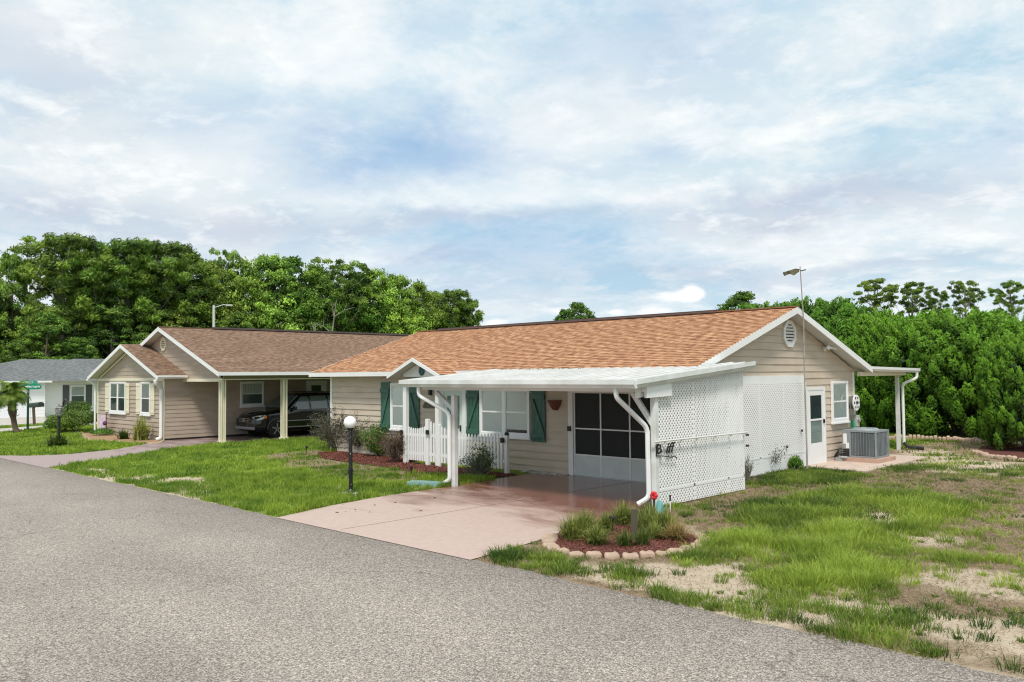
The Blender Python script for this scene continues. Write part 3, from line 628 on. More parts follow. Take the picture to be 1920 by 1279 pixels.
def window_y(root, x0, x1, z0, z1, y, m_=WHITE, cols=1, fr=.07, blind=BLIND, sash=True, dirx=None, lower=None, mull=0):
    """double-hung window on a wall; plane y (facing -y) or, with dirx, plane x facing +x"""
    def T(a, d, z): return (a, y-d, z) if dirx is None else (y+d, a, z)
    def bx(mb, a0, a1, d0, d1, zz0, zz1):
        p, q = T(a0, d0, zz0), T(a1, d1, zz1); mb.box(p[0], q[0], p[1], q[1], zz0, zz1)
    w = MB(); bx(w, x0, x0+fr, 0, .06, z0, z1); bx(w, x1-fr, x1, 0, .06, z0, z1); bx(w, x0+fr, x1-fr, 0, .06, z1-fr, z1); bx(w, x0-.03, x1+.03, 0, .085, z0-.05, z0); bx(w, x0+fr, x1-fr, 0, .06, z0, z0+fr*1.3)
    fo = w.build('window', m_, root, bevel=.004)
    wi = (x1-x0-2*fr-(cols-1)*mull)/cols; zm = (z0+z1)/2
    f2 = MB(); pn = MB(); bl = MB()
    for c in range(cols):
        a0 = x0+fr+c*(wi+mull); a1 = a0+wi
        if c: bx(f2, a0-mull, a0, 0, .055, z0+fr, z1-fr)
        s = .028
        bx(f2, a0, a0+s, .02, .042, z0+fr, z1-fr); bx(f2, a1-s, a1, .02, .042, z0+fr, z1-fr); bx(f2, a0+s, a1-s, .018, .046, zm-.02, zm+.02)
        bx(f2, a0+s, a1-s, .02, .042, z0+fr*1.3, z0+fr*1.3+s); bx(f2, a0+s, a1-s, .02, .042, z1-fr-s, z1-fr)
        pn.add([T(a0, .030, z0+fr), T(a1, .030, z0+fr), T(a1, .030, z1-fr), T(a0, .030, z1-fr)], [(0, 1, 2, 3)])
        if blind is BLIND:
            z = z0+fr+.03+(.10 if c else .0)
            while z < z1-fr: bl.add([T(a0, .018, z), T(a1, .018, z), T(a1, .022, z+.024), T(a0, .022, z+.024)], [(0, 1, 2, 3)]); z += .026
        elif blind: 
            n = 14
            for k in range(n):
                u0, u1 = a0+(a1-a0)*k/n, a0+(a1-a0)*(k+1)/n; d0, d1 = (.016, .024) if k % 2 else (.024, .016)
                lz = zm if lower else z0+fr
                bl.add([T(u0, d0, lz), T(u1, d1, lz), T(u1, d1, z1-fr), T(u0, d0, z1-fr)], [(0, 1, 2, 3)])
    f2.build('sash', m_, fo); pn.build('pane', GLASS, fo)
    if bl.v: bl.build('blind', blind, fo)
    dk = MB(); dk.add([T(x0+fr, .016, z0+fr), T(x1-fr, .016, z0+fr), T(x1-fr, .016, z1-fr), T(x0+fr, .016, z1-fr)], [(0, 1, 2, 3)]); dk.build('reveal', ROOMD if lower is None else mat('dim_interior', (.12, .16, .15), .8), fo)  # flat dark sheet behind the glass stands in for the unlit room
    return fo

def shutter_y(root, x0, x1, z0, z1, y, m_=GREENP, diag=1, grooves=True):
    b = MB(); n = 4; w = (x1-x0)/n
    for i in range(n): b.box(x0+i*w+.004, x0+(i+1)*w-.004, y-.05, y-.022, z0, z1)
    b.box(x0+.01, x1-.01, y-.026, y-.018, z0+.01, z1-.01)
    if grooves:
        for zz in (z0+.10, z1-.32): b.box(x0+.004, x1-.004, y-.087, y-.05, zz, zz+.12)
        za, zb = z0+.24, z1-.33; a, c = ((x0+.05, za), (x1-.05, zb)) if diag > 0 else ((x1-.05, za), (x0+.05, zb))
        b.bar((a[0], y-.058, a[1]), (c[0], y-.058, c[1]), .10, .018, (0, 1, 0)) if False else b.prism([(a[0]-.045, y-.085, a[1]), (a[0]+.045, y-.085, a[1]), (c[0]+.045, y-.085, c[1]), (c[0]-.045, y-.085, c[1])], (0, .035, 0))
    else:
        for zz in (z0+.07, (z0+z1)/2-.04, z1-.15): b.box(x0+.01, x1-.01, y-.062, y-.05, zz, zz+.08)
    return b.build('shutter', m_, root)

def octvent(root, x, yc, zc, r, m_, axis='x', sx=1.0):
    b = MB(); fr = MB()
    def T(a, z, d): return (x+d, yc+a*sx, zc+z) if axis == 'x' else (yc+a*sx, x-d, zc+z)
    pts = [(r*math.cos(R(22.5+45*i)), r*math.sin(R(22.5+45*i))) for i in range(8)]
    o = [T(a, z, .05) for a, z in pts]; i_ = [T(a*.72, z*.72, .05) for a, z in pts]; ob = [T(a, z, -.01) for a, z in pts]; ib = [T(a*.72, z*.72, .01) for a, z in pts]
    for k in range(8):
        j = (k+1) % 8; fr.quad(o[k], o[j], i_[j], i_[k]); fr.quad(o[k], o[j], ob[j], ob[k]); fr.quad(i_[k], i_[j], ib[j], ib[k])
    v = fr.build('gable_vent', m_, root)
    z = -r*.66
    while z < r*.6:
        hw = min(r*.66, r*.98-abs(z)*.75); h = .034
        p = [T(-hw, z, .02), T(hw, z, .02), T(hw, z+h*1.5, .045), T(-hw, z+h*1.5, .045)]; q = [T(-hw, z+h*1.5, .045), T(hw, z+h*1.5, .045), T(hw, z+h*1.6, .015), T(-hw, z+h*1.6, .015)]
        b.quad(*p); b.quad(*q); z += .082
    b.build('louvre', m_, v); d = MB(); d.add([T(a*.72, z, .012) for a, z in pts and [(p[0], p[1]*.72) for p in pts]], [tuple(range(8))]); d.build('vent_back', ROOMD, v)

def roof_slab(b, poly3, en, t=.11):
    """under-sheet of a roof slope with its edges"""
    b.prism(poly3, tuple(-Vector(en)*t)); return b

# ------------------------------------------------------------------ main house
X0, X1, Y0, Y1 = -24.12, -10.05, 15.94, 24.54
RX0, RX1, EY0, EY1, RY, RZ, EZ = -24.73, -9.65, 15.48, 25.0, 20.24, 4.16, 2.63
H1 = thing('house', ((X0+X1)/2, Y0, 0), 'long low house with beige lap siding, orange shingle roof and green shutters', 'house')
sl = (RZ-EZ)/(RY-EY0); GAR = (-13.55, -9.95+.0, 2.08)
b = siding_y(H1, Y0, X0, -13.62, .0, 2.5, SIDE); b.lap([(-13.62, 2.14), (X1, 2.14), (X1, 2.5), (-13.62, 2.5)], (0, Y0, 0), (1, 0, 0), (0, 0, 1), (0, -1, 0), EX, .014, 2.0); b.uv = {}
b.lap([(-10.75, 0), (X1, 0), (X1, 2.14), (-10.75, 2.14)], (0, Y0, 0), (1, 0, 0), (0, 0, 1), (0, -1, 0), EX, .014, -.02); b.uv = {}
wallpart(b, H1, SIDE)
gx = [(Y0, 0), (Y1, 0), (Y1, EZ-.06), (RY, RZ-.10), (Y0, EZ+.02)]
b = MB(); b.lap(gx, (X1, 0, 0), (0, 1, 0), (0, 0, 1), (1, 0, 0), EX, .020, -.02); wallpart(b, H1, SIDE)
b = MB(); b.lap(gx, (X0, 0, 0), (0, 1, 0), (0, 0, 1), (-1, 0, 0), EX, .014, -.02); wallpart(b, H1, SIDE)
b = MB(); b.box(X0, X1, Y1-.1, Y1, 0, 2.5); wallpart(b, H1, SIDE)
# roof: lapped shingle courses both slopes
L1 = math.hypot(RY-EY0, RZ-EZ); ev = Vector((0, (RY-EY0)/L1, (RZ-EZ)/L1)); en = Vector((0, -ev.z, ev.y))
b = MB(); b.lap([(RX0, 0), (RX1, 0), (RX1, L1), (RX0, L1)], (0, EY0, EZ), (1, 0, 0), ev, en, .14, .009, 0)
ev2 = Vector((0, -ev.y, ev.z)); en2 = Vector((0, ev.z, ev.y)); b.lap([(RX0, 0), (RX1, 0), (RX1, L1), (RX0, L1)], (0, EY1, EZ), (1, 0, 0), ev2, en2, .14, .009, 0)
rf = b.build('roof', SH_OR, H1)
b = MB(); b.bar((RX0, RY, RZ+.012), (RX1, RY, RZ+.012), .22, .03); b.build('ridge_cap', RIDGEO, rf)
b = MB(); b.prism([(-23.6, RY-.17, RZ-.02), (-23.6, RY, RZ+.075), (-23.6, RY+.17, RZ-.02)], (11.7, 0, 0)); b.build('ridge_vent', RIDGE, rf)
for k in (0, 1):
    b = MB(); y_e = (EY0, EY1)[k]; n_ = (en, en2)[k]; e_ = Vector((0, y_e, EZ)); r_ = Vector((0, RY, RZ))
    q = [Vector((x, 0, 0))+p-n_*.012 for x, p in ((RX0+.03, e_), (RX1-.03, e_), (RX1-.03, r_), (RX0+.03, r_))]
    b.prism(q, tuple(-n_*.10)); b.build('soffit', SOFFIT, H1)
    for xr, xo in ((RX1, .028), (RX0, -.028)):    # rake boards
        b = MB(); p = [Vector((xr, y_e, EZ+.004)), Vector((xr, RY, RZ+.004)), Vector((xr, RY, RZ-.16)), Vector((xr, y_e, EZ-.16))]; b.prism(p, (-xo, 0, 0)); b.build('rake_board', WHITE, H1)
b = MB(); b.box(RX0, RX1-.03, EY0-.03, EY0, EZ-.135, EZ+.0); b.build('fascia', WHITE, H1)
b = MB(); b.box(RX0, RX1-.03, EY1, EY1+.03, EZ-.135, EZ+.0); b.build('fascia', WHITE, H1)
for x, y in ((X0, Y0), (X1, Y1)):
    b = MB(); s = .09; b.box(x-.022, x+s, y-.028, y+.0, 0, 2.5) if x == X0 else b.box(x-.0, x+.03, y-s, y+.022, 0, 2.5); b.build('corner_trim', WHITE, H1)
# windows, shutters, front door
window_y(H1, -20.80, -19.95, .88, 2.28, Y0-.014, VINYL, blind=mat('plain_blind', (.82, .86, .84), .6))
shutter_y(H1, -21.29, -20.84, .80, 2.31, Y0-.014, diag=1); shutter_y(H1, -19.88, -19.42, .80, 2.31, Y0-.014, diag=-1)
window_y(H1, -16.80, -14.92, .86, 2.16, Y0-.014, VINYL, cols=2, mull=.10)
shutter_y(H1, -17.32, -16.84, .78, 2.20, Y0-.014, diag=1); shutter_y(H1, -14.86, -14.38, .78, 2.20, Y0-.014, diag=-1)
b = MB(); b.box(-18.42, -18.30, Y0-.07, Y0-.01, 0, 2.16); b.box(-17.5, -17.36, Y0-.07, Y0-.01, 0, 2.16); b.box(-18.30, -17.5, Y0-.07, Y0-.01, 2.05, 2.16)
dr = MB(); dr.box(-18.30, -17.5, Y0-.045, Y0-.012, .03, 2.05); d_ = dr.build('front_door', MINT, H1); b.build('door_frame', WHITE, d_)
b = MB(); b.box(-18.12, -17.66, Y0-.052, Y0-.046, 1.02, 1.92); b.build('door_glass', mat('leaded_glass', (.03, .10, .08), .15, c2=(.20, .33, .29), sc=14, stretch=(1, 1, .8)), d_)
b = MB()
for z in (1.02, 1.2, 1.62, 1.9): b.box(-18.14, -17.64, Y0-.06, Y0-.052, z, z+.02)
for x in (-18.14, -17.98, -17.82, -17.66): b.box(x, x+.015, Y0-.0605, Y0-.0525, 1.04, 1.9)
b.build('door_muntin', mat('green_lead', (.04, .14, .11), .4), d_)
b = MB(); b.box(-17.60, -17.57, Y0-.08, Y0-.046, .93, 1.10); b.build('handle', BLACKM, d_)
# garage opening closed by framed insect screens
b = MB(); b.box(-13.62, -13.47, Y0-.05, Y0+.05, 0, 2.14); b.box(-10.87, -10.75, Y0-.05, Y0+.05, 0, 2.14); b.box(-13.47, -10.87, Y0-.05, Y0+.05, 2.04, 2.14)
gd = b.build('garage_screen', WHITE, H1)
xs_ = [-13.44, -12.62, -11.76, -10.9]
b = MB()
for x in xs_: b.box(x-.018, x+.018, Y0-.02, Y0+.01, .02, 2.04)
for z in (1.17, .53): b.box(-13.44, -10.9, Y0-.016, Y0+.006, z-.016, z+.016)
b.build('screen_frame', VINYL, gd)
b = MB(); b.box(-13.44, -10.9, Y0-.008, Y0-.004, .02, .53); b.build('kick_panel', mat('kick_grey', (.62, .66, .66), .4, c2=(.54, .58, .58), sc=3), gd)
b = MB(); b.quad((-13.44, Y0-.002, .53), (-10.9, Y0-.002, .53), (-10.9, Y0-.002, 2.04), (-13.44, Y0-.002, 2.04)); b.build('screen_mesh', SCREEN, gd)
b = MB(); b.box(-13.47, -10.87, Y0-.06, Y0+.05, 0, .035); b.build('sill', GALV, gd)
b = MB(); b.quad((-13.6, 19.5, 0), (-10.2, 19.5, 0), (-10.2, 19.5, 2.4), (-13.6, 19.5, 2.4)); b.quad((-13.6, 16.0, 0), (-13.6, 19.5, 0), (-13.6, 19.5, 2.4), (-13.6, 16.0, 2.4)); b.quad((-10.2, 16.0, 0), (-10.2, 19.5, 0), (-10.2, 19.5, 2.4), (-10.2, 16.0, 2.4)); b.quad((-13.6, 16.0, 2.4), (-10.2, 16.0, 2.4), (-10.2, 19.5, 2.4), (-13.6, 19.5, 2.4)); b.quad((-13.6, 16.0, .02), (-10.2, 16.0, .02), (-10.2, 19.5, .02), (-13.6, 19.5, .02))
b.build('garage_interior', mat('garage_grey', (.10, .10, .10), .9), gd)
# gable end: side door, window, vent, white trim board
b = MB(); b.box(X1, X1+.055, 21.38, 21.46, .0, 2.1); b.box(X1, X1+.055, 22.44, 22.52, .0, 2.1); b.box(X1, X1+.055, 21.46, 22.44, 2.02, 2.1)
sdr = MB(); sdr.box(X1, X1+.045, 21.46, 21.60, .03, 2.02); sdr.box(X1, X1+.045, 22.30, 22.44, .03, 2.02); sdr.box(X1, X1+.045, 21.60, 22.30, .03, .60); sdr.box(X1, X1+.045, 21.60, 22.30, 1.88, 2.02); sdr.box(X1, X1+.045, 21.60, 22.30, 1.20, 1.25)
sd_ = sdr.build('side_door', WHITE, H1); b.build('door_frame', WHITE, sd_)
b = MB(); b.box(X1+.03, X1+.034, 21.60, 22.30, 1.25, 1.88); b.build('door_glass', mat('dark_pane', (.025, .035, .045), .08, spec=1), sd_)
b = MB(); b.box(X1+.03, X1+.034, 21.60, 22.30, .60, 1.20); b.build('door_glass', mat('grey_green_pane', (.15, .20, .19), .15, spec=1, c2=(.19, .25, .23), sc=3, stretch=(1, 1, 8)), sd_)
b = MB(); b.box(X1+.045, X1+.09, 22.36, 22.40, 1.12, 1.22); b.build('handle', BLACKM, sd_)
window_y(H1, 22.93, 24.0, 1.10, 2.25, X1+.022, VINYL, dirx=1, blind=mat('plain_blind', (.82, .86, .84), .6))
octvent(H1, X1+.012, 20.50, 3.50, .37, WHITE)
b = MB(); b.box(X1+.012, X1+.05, 15.98, 21.30, 2.24, 2.42); b.build('trim_board', WHITE, H1)
fl = MB(); fl.box(X1+.01, X1+.05, 22.52, 22.66, 3.08, 3.2); flo = fl.build('flood_light', WHITE, H1)
for a, c in ((22.48, -.28), (22.78, .3)):
    b = MB(); b.tube([(X1+.05, 22.6, 3.15), (X1+.12, (22.6+a)/2, 3.17)], .015, 6); b.tube([(X1+.10, (22.6+a)/2, 3.17), (X1+.16, a, 3.19), (X1+.24, a+c*.3, 3.17)], [.03, .045, .06], 12); b.build('lamp_head', VINYL, flo)
# portico over the front door
PX, PZ, PEZ, PHW = -18.30, 3.00, 2.52, 1.15
for sgn in (-1, 1):
    e_ = Vector((PX+sgn*PHW, 0, PEZ)); r_ = Vector((PX, 0, PZ)); Lp = (r_-e_).length; evp = (r_-e_)/Lp; enp = Vector((-evp.z*(1 if evp.x > 0 else -1), 0, abs(evp.x)))
    b = MB(); b.lap([(0, 0), (1.9, 0), (1.9, Lp), (0, Lp)], (e_.x, 14.75, PEZ), (0, 1, 0), evp, enp, .14, .009); pr = b.build('portico_roof', SH_OR, H1)
    b = MB(); p = [Vector((e_.x, 14.75, PEZ)), Vector((PX, 14.75, PZ)), Vector((PX, 14.75, PZ-.10)), Vector((e_.x, 14.75, PEZ-.10))]; b.prism(p, (0, -.03, 0)); b.build('rake_board', WHITE, pr)
    q = [e_+Vector((0, 14.76, -.012)), r_+Vector((0, 14.76, -.012)), r_+Vector((0, 16.2, -.012)), e_+Vector((0, 16.2, -.012))]; b = MB(); b.prism(q, (0, 0, -.06)); b.build('soffit', SOFFIT, pr)
b = MB(); b.prism([(-19.12, 15.06, 2.47), (-17.48, 15.06, 2.47), (-17.48, 15.06, 2.56), (PX, 15.06, 2.90), (-19.12, 15.06, 2.56)], (0, .05, 0)); pg = b.build('portico_gable', WHITE, H1)
b = MB(); b.box(-19.14, -17.46, 15.03, 15.13, 2.34, 2.39); b.build('portico_beam', WHITE, H1)
so_ = MB(); pts = []
for i in range(40):
    a = 2*math.pi*i/40; r_ = .14 if i % 2 else .10; pts.append((-18.27+r_*math.cos(a), 15.05, 2.635+r_*math.sin(a)))
so_.prism(pts, (0, -.02, 0)); tag(so_.build('sun_ornament', TEAL), 'dark teal metal sun with pointed rays on the white porch gable', 'ornament')
for x in (-19.04, -17.62):
    b = MB(); b.box(x-.07, x+.07, 15.03, 15.15, 0, 2.34); b.build('portico_column', WHITE, H1, bevel=.01)
# ------------------------------------------------------------------ white carport
CR = thing('carport', (-12, 14, 0), 'white carport with flat metal roof over the pink driveway, lattice on its right side', 'carport')
CX0, CX1, CY0 = -15.5, -8.93, 12.2
zt = lambda y: 2.37+(y-CY0)*(2.72-2.37)/(16.4-CY0)
b = MB(); b.prism([(CX0, CY0, zt(CY0)), (CX1, CY0, zt(CY0)), (CX1, 16.45, zt(16.45)), (RX1+.05, 16.45, zt(16.45)), (RX1+.05, 15.40, zt(15.4)), (CX0, 15.40, zt(15.4))], (0, 0, -.05))
n_ = 22
for i in range(n_+1):
    x = CX0+.12+(CX1-CX0-.24)*i/n_; ye = 16.4 if x > RX1+.08 else 15.38
    b.prism([(x-.025, CY0+.02, zt(CY0)+.001), (x+.025, CY0+.02, zt(CY0)+.001), (x+.025, ye, zt(ye)+.001), (x-.025, ye, zt(ye)+.001)], (0, 0, .022))
b.build('roof', mat('roof_pan_white', (.68, .68, .67), .6, c2=(.60, .60, .585), sc=2.2, grime=.25), CR)
def gutter(pts, h=.16, w=.11, m_=WHITE):
    b = MB()
    for a, c in zip(pts[:-1], pts[1:]):
        a = Vector(a); c = Vector(c); d = (c-a).normalized(); o = Vector((d.y, -d.x, 0)).normalized(); u = Vector((0, 0, 1))
        prof = [(0, 0), (w*.55, 0), (w*.75, h*.25), (w, h*.45), (w, h), (w*.93, h), (w*.93, h*.9), (0, h*.9)]
        b.prism([a+o*p-u*h+u*q for p, q in prof], c-a)
    return b
z0_ = zt(CY0)+.03
rgl = np.random.default_rng(88); xl = rgl.uniform(-15.4, -12.6, 260); yl = 15.38-np.abs(rgl.normal(size=260))*.10; zl = np.array([zt(v) for v in yl])+.012
Vl, Fl = leaf_quads(np.stack([xl, yl, zl], 1), unit(rgl.normal(size=(260, 3))*.5+np.array([0, 0, 1])), .07, .03, rgl); tag(mesh_np('fallen_leaves', Vl, Fl, np.repeat(rgl.uniform(0, 1, 260), 4), LF_DEAD), 'dry leaves gathered along the back edge of the carport roof', 'leaves', kind='stuff')
gutter([(CX0-.02, CY0, z0_), (CX1+.10, CY0, z0_)]).build('gutter', WHITE2, CR)
gutter([(CX1, CY0-.02, z0_), (CX1, 16.47, zt(16.45)+.03)]).build('gutter', WHITE2, CR)
gutter([(CX0, 15.4, zt(15.4)+.03), (CX0, CY0-.02, z0_)]).build('gutter', WHITE2, CR)
b = MB(); b.box(CX0+.2, CX1-.05, 12.60, 12.68, 2.17, 2.29); b.build('beam', WHITE, CR)
b = MB(); b.prism([(-9.10, 12.5, 2.06), (-9.10, 12.5, 2.27), (-9.10, 16.2, 2.58), (-9.10, 16.2, 2.40)], (.06, 0, 0)); b.build('beam', WHITE, CR)
b = MB(); b.prism([(-8.98, 12.62, 2.06), (-8.98, 12.62, 2.29), (-8.98, 13.42, 2.36), (-8.98, 13.42, 2.08)], (.06, 0, 0)); b.build('beam', WHITE, CR)
PL, PR = (-14.20, 12.64), (-9.02, 12.98)
for (x, y), zt_ in ((PL, 2.06), (PR, 2.2)):
    b = MB(); b.box(x-.055, x+.055, y-.055, y+.055, 0, zt_); b.build('post', WHITE2, CR, bevel=.008)
b = MB(); b.bar((PL[0], PL[1], 1.72), (PL[0]-.62, PL[1], 2.12), .09, .09); b.build('brace', WHITE2, CR)
b = MB(); b.bar((PR[0], PR[1], 1.52), (PR[0]-.45, PR[1]-.10, 2.2), .09, .09); b.build('brace', WHITE2, CR)
def spout(pts, m_=WHITE, w=.085, parent=CR):
    b = MB(); pts = [Vector(p) for p in pts]; q = [pts[0]]
    for i in range(1, len(pts)-1):
        a, c, d = pts[i-1], pts[i], pts[i+1]; r = min(.12, (c-a).length*.4, (d-c).length*.4); p1 = c+(a-c).normalized()*r; p2 = c+(d-c).normalized()*r
        for t in (0, .25, .5, .75, 1): q.append(p1*(1-t)**2+c*2*t*(1-t)+p2*t*t)
    q.append(pts[-1]); k = len(b.v); b.tube(q, w*.54, 8); return b.build('downspout', m_, parent, smooth=False)
spout([(-14.95, 12.22, 2.27), (-14.95, 12.22, 2.05), (PL[0]-.04, PL[1]-.12, 1.66), (PL[0]-.04, PL[1]-.12, .16), (PL[0]-.20, PL[1]-.16, .08)])
spout([(-9.32, 12.22, 2.27), (-9.32, 12.22, 2.08), (PR[0]-.09, PR[1]-.10, 1.50), (PR[0]-.07, PR[1]-.11, .22), (PR[0]-.22, PR[1]-.26, .10)])
def lattice(name, parent, poly, T, batt, depth=.0045, spacing=.066, wd=.034, m_=VINYL):
    """diagonal lattice: strips both ways, clipped to the panel"""
    b = MB(); us = [p[0] for p in poly]; vs = [p[1] for p in poly]; q = math.sqrt(.5)
    for lay, (nx, ny) in enumerate(((q, q), (q, -q))):
        lo = min(nx*u+ny*v for u, v in poly); hi = max(nx*u+ny*v for u, v in poly); c = lo
        while c < hi:
            s = clip_hp(clip_hp(poly, nx, ny, c), -nx, -ny, -(c+wd))
            if len(s) >= 3: b.prism([T(u, v, lay*depth) for u, v in s], Vector(T(0, 0, (lay+1)*depth))-Vector(T(0, 0, lay*depth)))
            c += spacing
    for s in batt: b.prism([T(u, v, 2*depth) for u, v in s], Vector(T(0, 0, 3*depth))-Vector(T(0, 0, 2*depth)))
    return b.build(name, m_, parent)
tp = lambda y: 2.24+(y-12.97)*(2.52-2.24)/(16.27-12.97)
pl = [(12.97, .03), (16.27, .03), (16.27, tp(16.27)), (12.97, tp(12.97))]
vb = lambda y, w=.05: [(y, .03), (y+w, .03), (y+w, tp(y+w)), (y, tp(y))]
lattice('lattice_panel', CR, pl, lambda u, v, d: (-9.03+d, u, v), [vb(12.97, .06), vb(14.28), vb(15.58), vb(16.22), [(12.97, .30), (16.27, .30), (16.27, .35), (12.97, .35)]])
# rod on hooks along the lattice
PO = MB(); PO.tube([(-8.93, 12.85, 1.25), (-8.93, 16.26, 1.24)], .016, 8)
for y in (12.86, 13.2, 13.75, 14.3, 15.0, 15.6, 16.2): PO.box(-9.0, -8.925, y-.01, y+.01, 1.20, 1.25)
tag(PO.build('curtain_rod', mat('rod_pale', (.66, .66, .62), .5)), 'thin pale rod fixed level across the carport lattice', 'rod')
# wrought iron letters
def text_mesh(name, body, size, mat_, parent, M4, extrude=.004, shear=0, bold=0, sx=1.0, org=None):
    cu = bpy.data.curves.new(name, 'FONT'); cu.body = body; cu.size = size; cu.extrude = extrude; cu.align_x = 'CENTER'; cu.align_y = 'CENTER'; cu.shear = shear; cu.offset = bold
    to = bpy.data.objects.new('tmp', cu); COL.objects.link(to); bpy.context.view_layer.update()
    me = bpy.data.meshes.new_from_object(to.evaluated_get(bpy.context.evaluated_depsgraph_get())); bpy.data.objects.remove(to); me.name = name
    me.transform(Matrix.Diagonal((sx, 1, 1, 1))); org = Vector(org) if org is not None else abs_org(parent); me.transform(Matrix.Translation(-org) @ M4)
    me.materials.clear(); return link(name, me, mat_, parent, org)
def basis(o, ux, uy): 
    ux = Vector(ux).normalized(); uy = Vector(uy).normalized(); uz = ux.cross(uy); mm = Matrix.Identity(4)
    for i in range(3): mm[i][0], mm[i][1], mm[i][2], mm[i][3] = ux[i], uy[i], uz[i], o[i]
    return mm
LT = thing('iron_lettering', (-8.95, 13.1, .9), 'black wrought iron letters hung on the near end of the carport lattice', 'letters')
text_mesh('letter', 'B', .25, BLACKM, LT, basis((-8.955, 13.02, 1.10), (0, 1, 0), (0, 0, 1)), .006, 0, .004, 1.3)
text_mesh('letter', 'iff', .27, BLACKM, LT, basis((-8.955, 13.35, 1.10), (0, 1, 0), (0, 0, 1)), .006, .35, .004, 1.25)
b = MB(); b.tube([(-8.95, 12.92, .99), (-8.95, 13.15, .97), (-8.95, 13.40, .93), (-8.95, 13.55, .94), (-8.95, 13.60, .88)], .010, 6); b.tube([(-8.95, 12.92, .99), (-8.95, 12.92, 1.16), (-8.95, 13.0, 1.2)], .010, 6); b.build('bracket', BLACKM, LT)
# lattice on the gable wall, its own thing
LS = thing('lattice_screen', (-9.95, 18.7, 0), 'white lattice screen standing against the gable wall between carport and side door', 'lattice')
tq = 2.24; pl = [(16.35, .05), (21.28, .05), (21.28, tq), (16.35, tq)]
lattice('lattice_panel', LS, pl, lambda u, v, d: (-9.97+d, u, v), [[(y, .05), (y+.05, .05), (y+.05, tq), (y, tq)] for y in (16.35, 17.5, 18.72, 19.95, 21.23)]+[[(16.35, .42), (21.28, .42), (21.28, .47), (16.35, .47)]])
b = MB(); b.box(-9.995, -9.975, 16.3, 21.3, .03, .62); b.build('backing_board', WHITE2, LS)
for i, (y, z) in enumerate(((17.2, .78), (20.05, .62), (20.9, .98))):
    b = MB(); b.lathe((-9.92, y, z), [(.02, -.02), (.035, 0), (.02, .04)], 8); tag(b.build('hook_knob', DARKP), ['small black knob low on the wall lattice near the carport', 'small black knob low on the wall lattice above a leafy plant', 'small black latch on the wall lattice beside the side door'][i], 'knob')
for i, (y, z) in enumerate(((16.33, 1.18), (16.33, .95))):
    b = MB(); b.box(-9.0, -8.95, y-.03, y+.03, z-.02, z+.02); tag(b.build('hook_knob', DARKP), ['upper black hook at the far edge of the carport lattice', 'lower black hook at the far edge of the carport lattice'][i], 'hook')

# ------------------------------------------------------------------ patio cover behind the house
PC = thing('patio_cover', (-11, 27, 0), 'white flat roofed patio cover behind the back corner of the beige house', 'patio cover')
b = MB(); b.prism([(-9.72, 24.9, 2.585), (-9.72, 28.9, 2.50), (-16, 28.9, 2.50), (-16, 24.9, 2.585)], (0, 0, .05)); b.build('roof', WHITE, PC)
gutter([(-9.74, 24.95, 2.66), (-9.74, 28.95, 2.60)], .14, .10).build('gutter', WHITE, PC)
b = MB(); b.box(-9.95, -9.85, 24.6, 28.2, 2.38, 2.5); b.build('beam', CREAM, PC)
b = MB(); b.box(-10.1, -10.0, 27.95, 28.07, 0, 2.38); b.build('post', WHITE2, PC)
spout([(-9.69, 28.75, 2.47), (-9.69, 28.75, 2.30), (-9.98, 28.28, 2.10), (-9.98, 28.28, .16)], WHITE, .085, PC)
b = MB(); b.tube([(-9.98, 28.28, .2), (-9.85, 28.25, .08), (-9.4, 28.35, .05)], .06, 8); tag(b.build('drain_hose', DARKP), 'black ribbed drain hose at the foot of the patio cover downspout', 'hose')

# ------------------------------------------------------------------ utilities at the gable corner
HR = thing('hose_reel', (-9.9, 24.35, 1.57), 'round hose reel with white slotted flange on the gable corner', 'hose reel')
b = MB(); b.lathe((-9.84, 24.18, 1.62), [(.23, 0), (.23, .025), (.05, .03)], 28, 'x'); fl = b.build('flange', VINYL, HR)
b = MB()
for i in range(6):
    a = 2*math.pi*i/6; b = MB(); b.lathe((-9.812, 24.18+.15*math.cos(a), 1.62+.15*math.sin(a)), [(.035, 0), (.035, .006)], 10, 'x'); b.build('slot', DARKP, fl)
b = MB(); b.lathe((-9.81, 24.18, 1.62), [(.05, 0), (.045, .02)], 12, 'x'); b.build('hub', DARKP, fl)
b = MB(); b.lathe((-10.035, 24.18, 1.62), [(.23, 0), (.23, .02), (.05, .02)], 28, 'x'); b.build('flange', VINYL, HR)
b = MB(); b.lathe((-10.01, 24.18, 1.62), [(.175+.012*math.sin(i*3.1416/2*1.0+.7), .165*i/24) for i in range(25)], 24, 'x'); b.build('coiled_hose', mat('grey_hose', (.16, .155, .14), .8), HR)
b = MB(); b.tube([(-9.93, 24.02, 1.55), (-9.94, 24.05, 1.3), (-9.94, 24.12, 1.10)], .018, 6); b.build('hose_end', mat('grey_hose', (.16, .155, .14), .8), HR)
b = MB(); b.prism([(-9.97, 24.12, 1.10), (-9.97, 24.22, 1.10), (-9.97, 24.26, .78), (-9.97, 24.18, .76)], (.06, 0, 0)); tag(b.build('hose_sprayer', mat('bright_green', (.0, .30, .12), .4)), 'bright green plastic sprayer hanging below the hose reel', 'sprayer')
EMT = thing('electric_meter', (-10.0, 24.4, 1.1), 'grey electric meter box on the gable wall under the hose reel', 'meter box')
b = MB(); b.box(-10.03, -9.86, 24.28, 24.48, .92, 1.25); b.build('housing', mat('meter_grey', (.42, .42, .38), .5), EMT, bevel=.01)
b = MB(); b.lathe((-9.86, 24.38, 1.12), [(.07, 0), (.07, .05), (.05, .06)], 14, 'x'); b.build('dial', GALV, EMT)
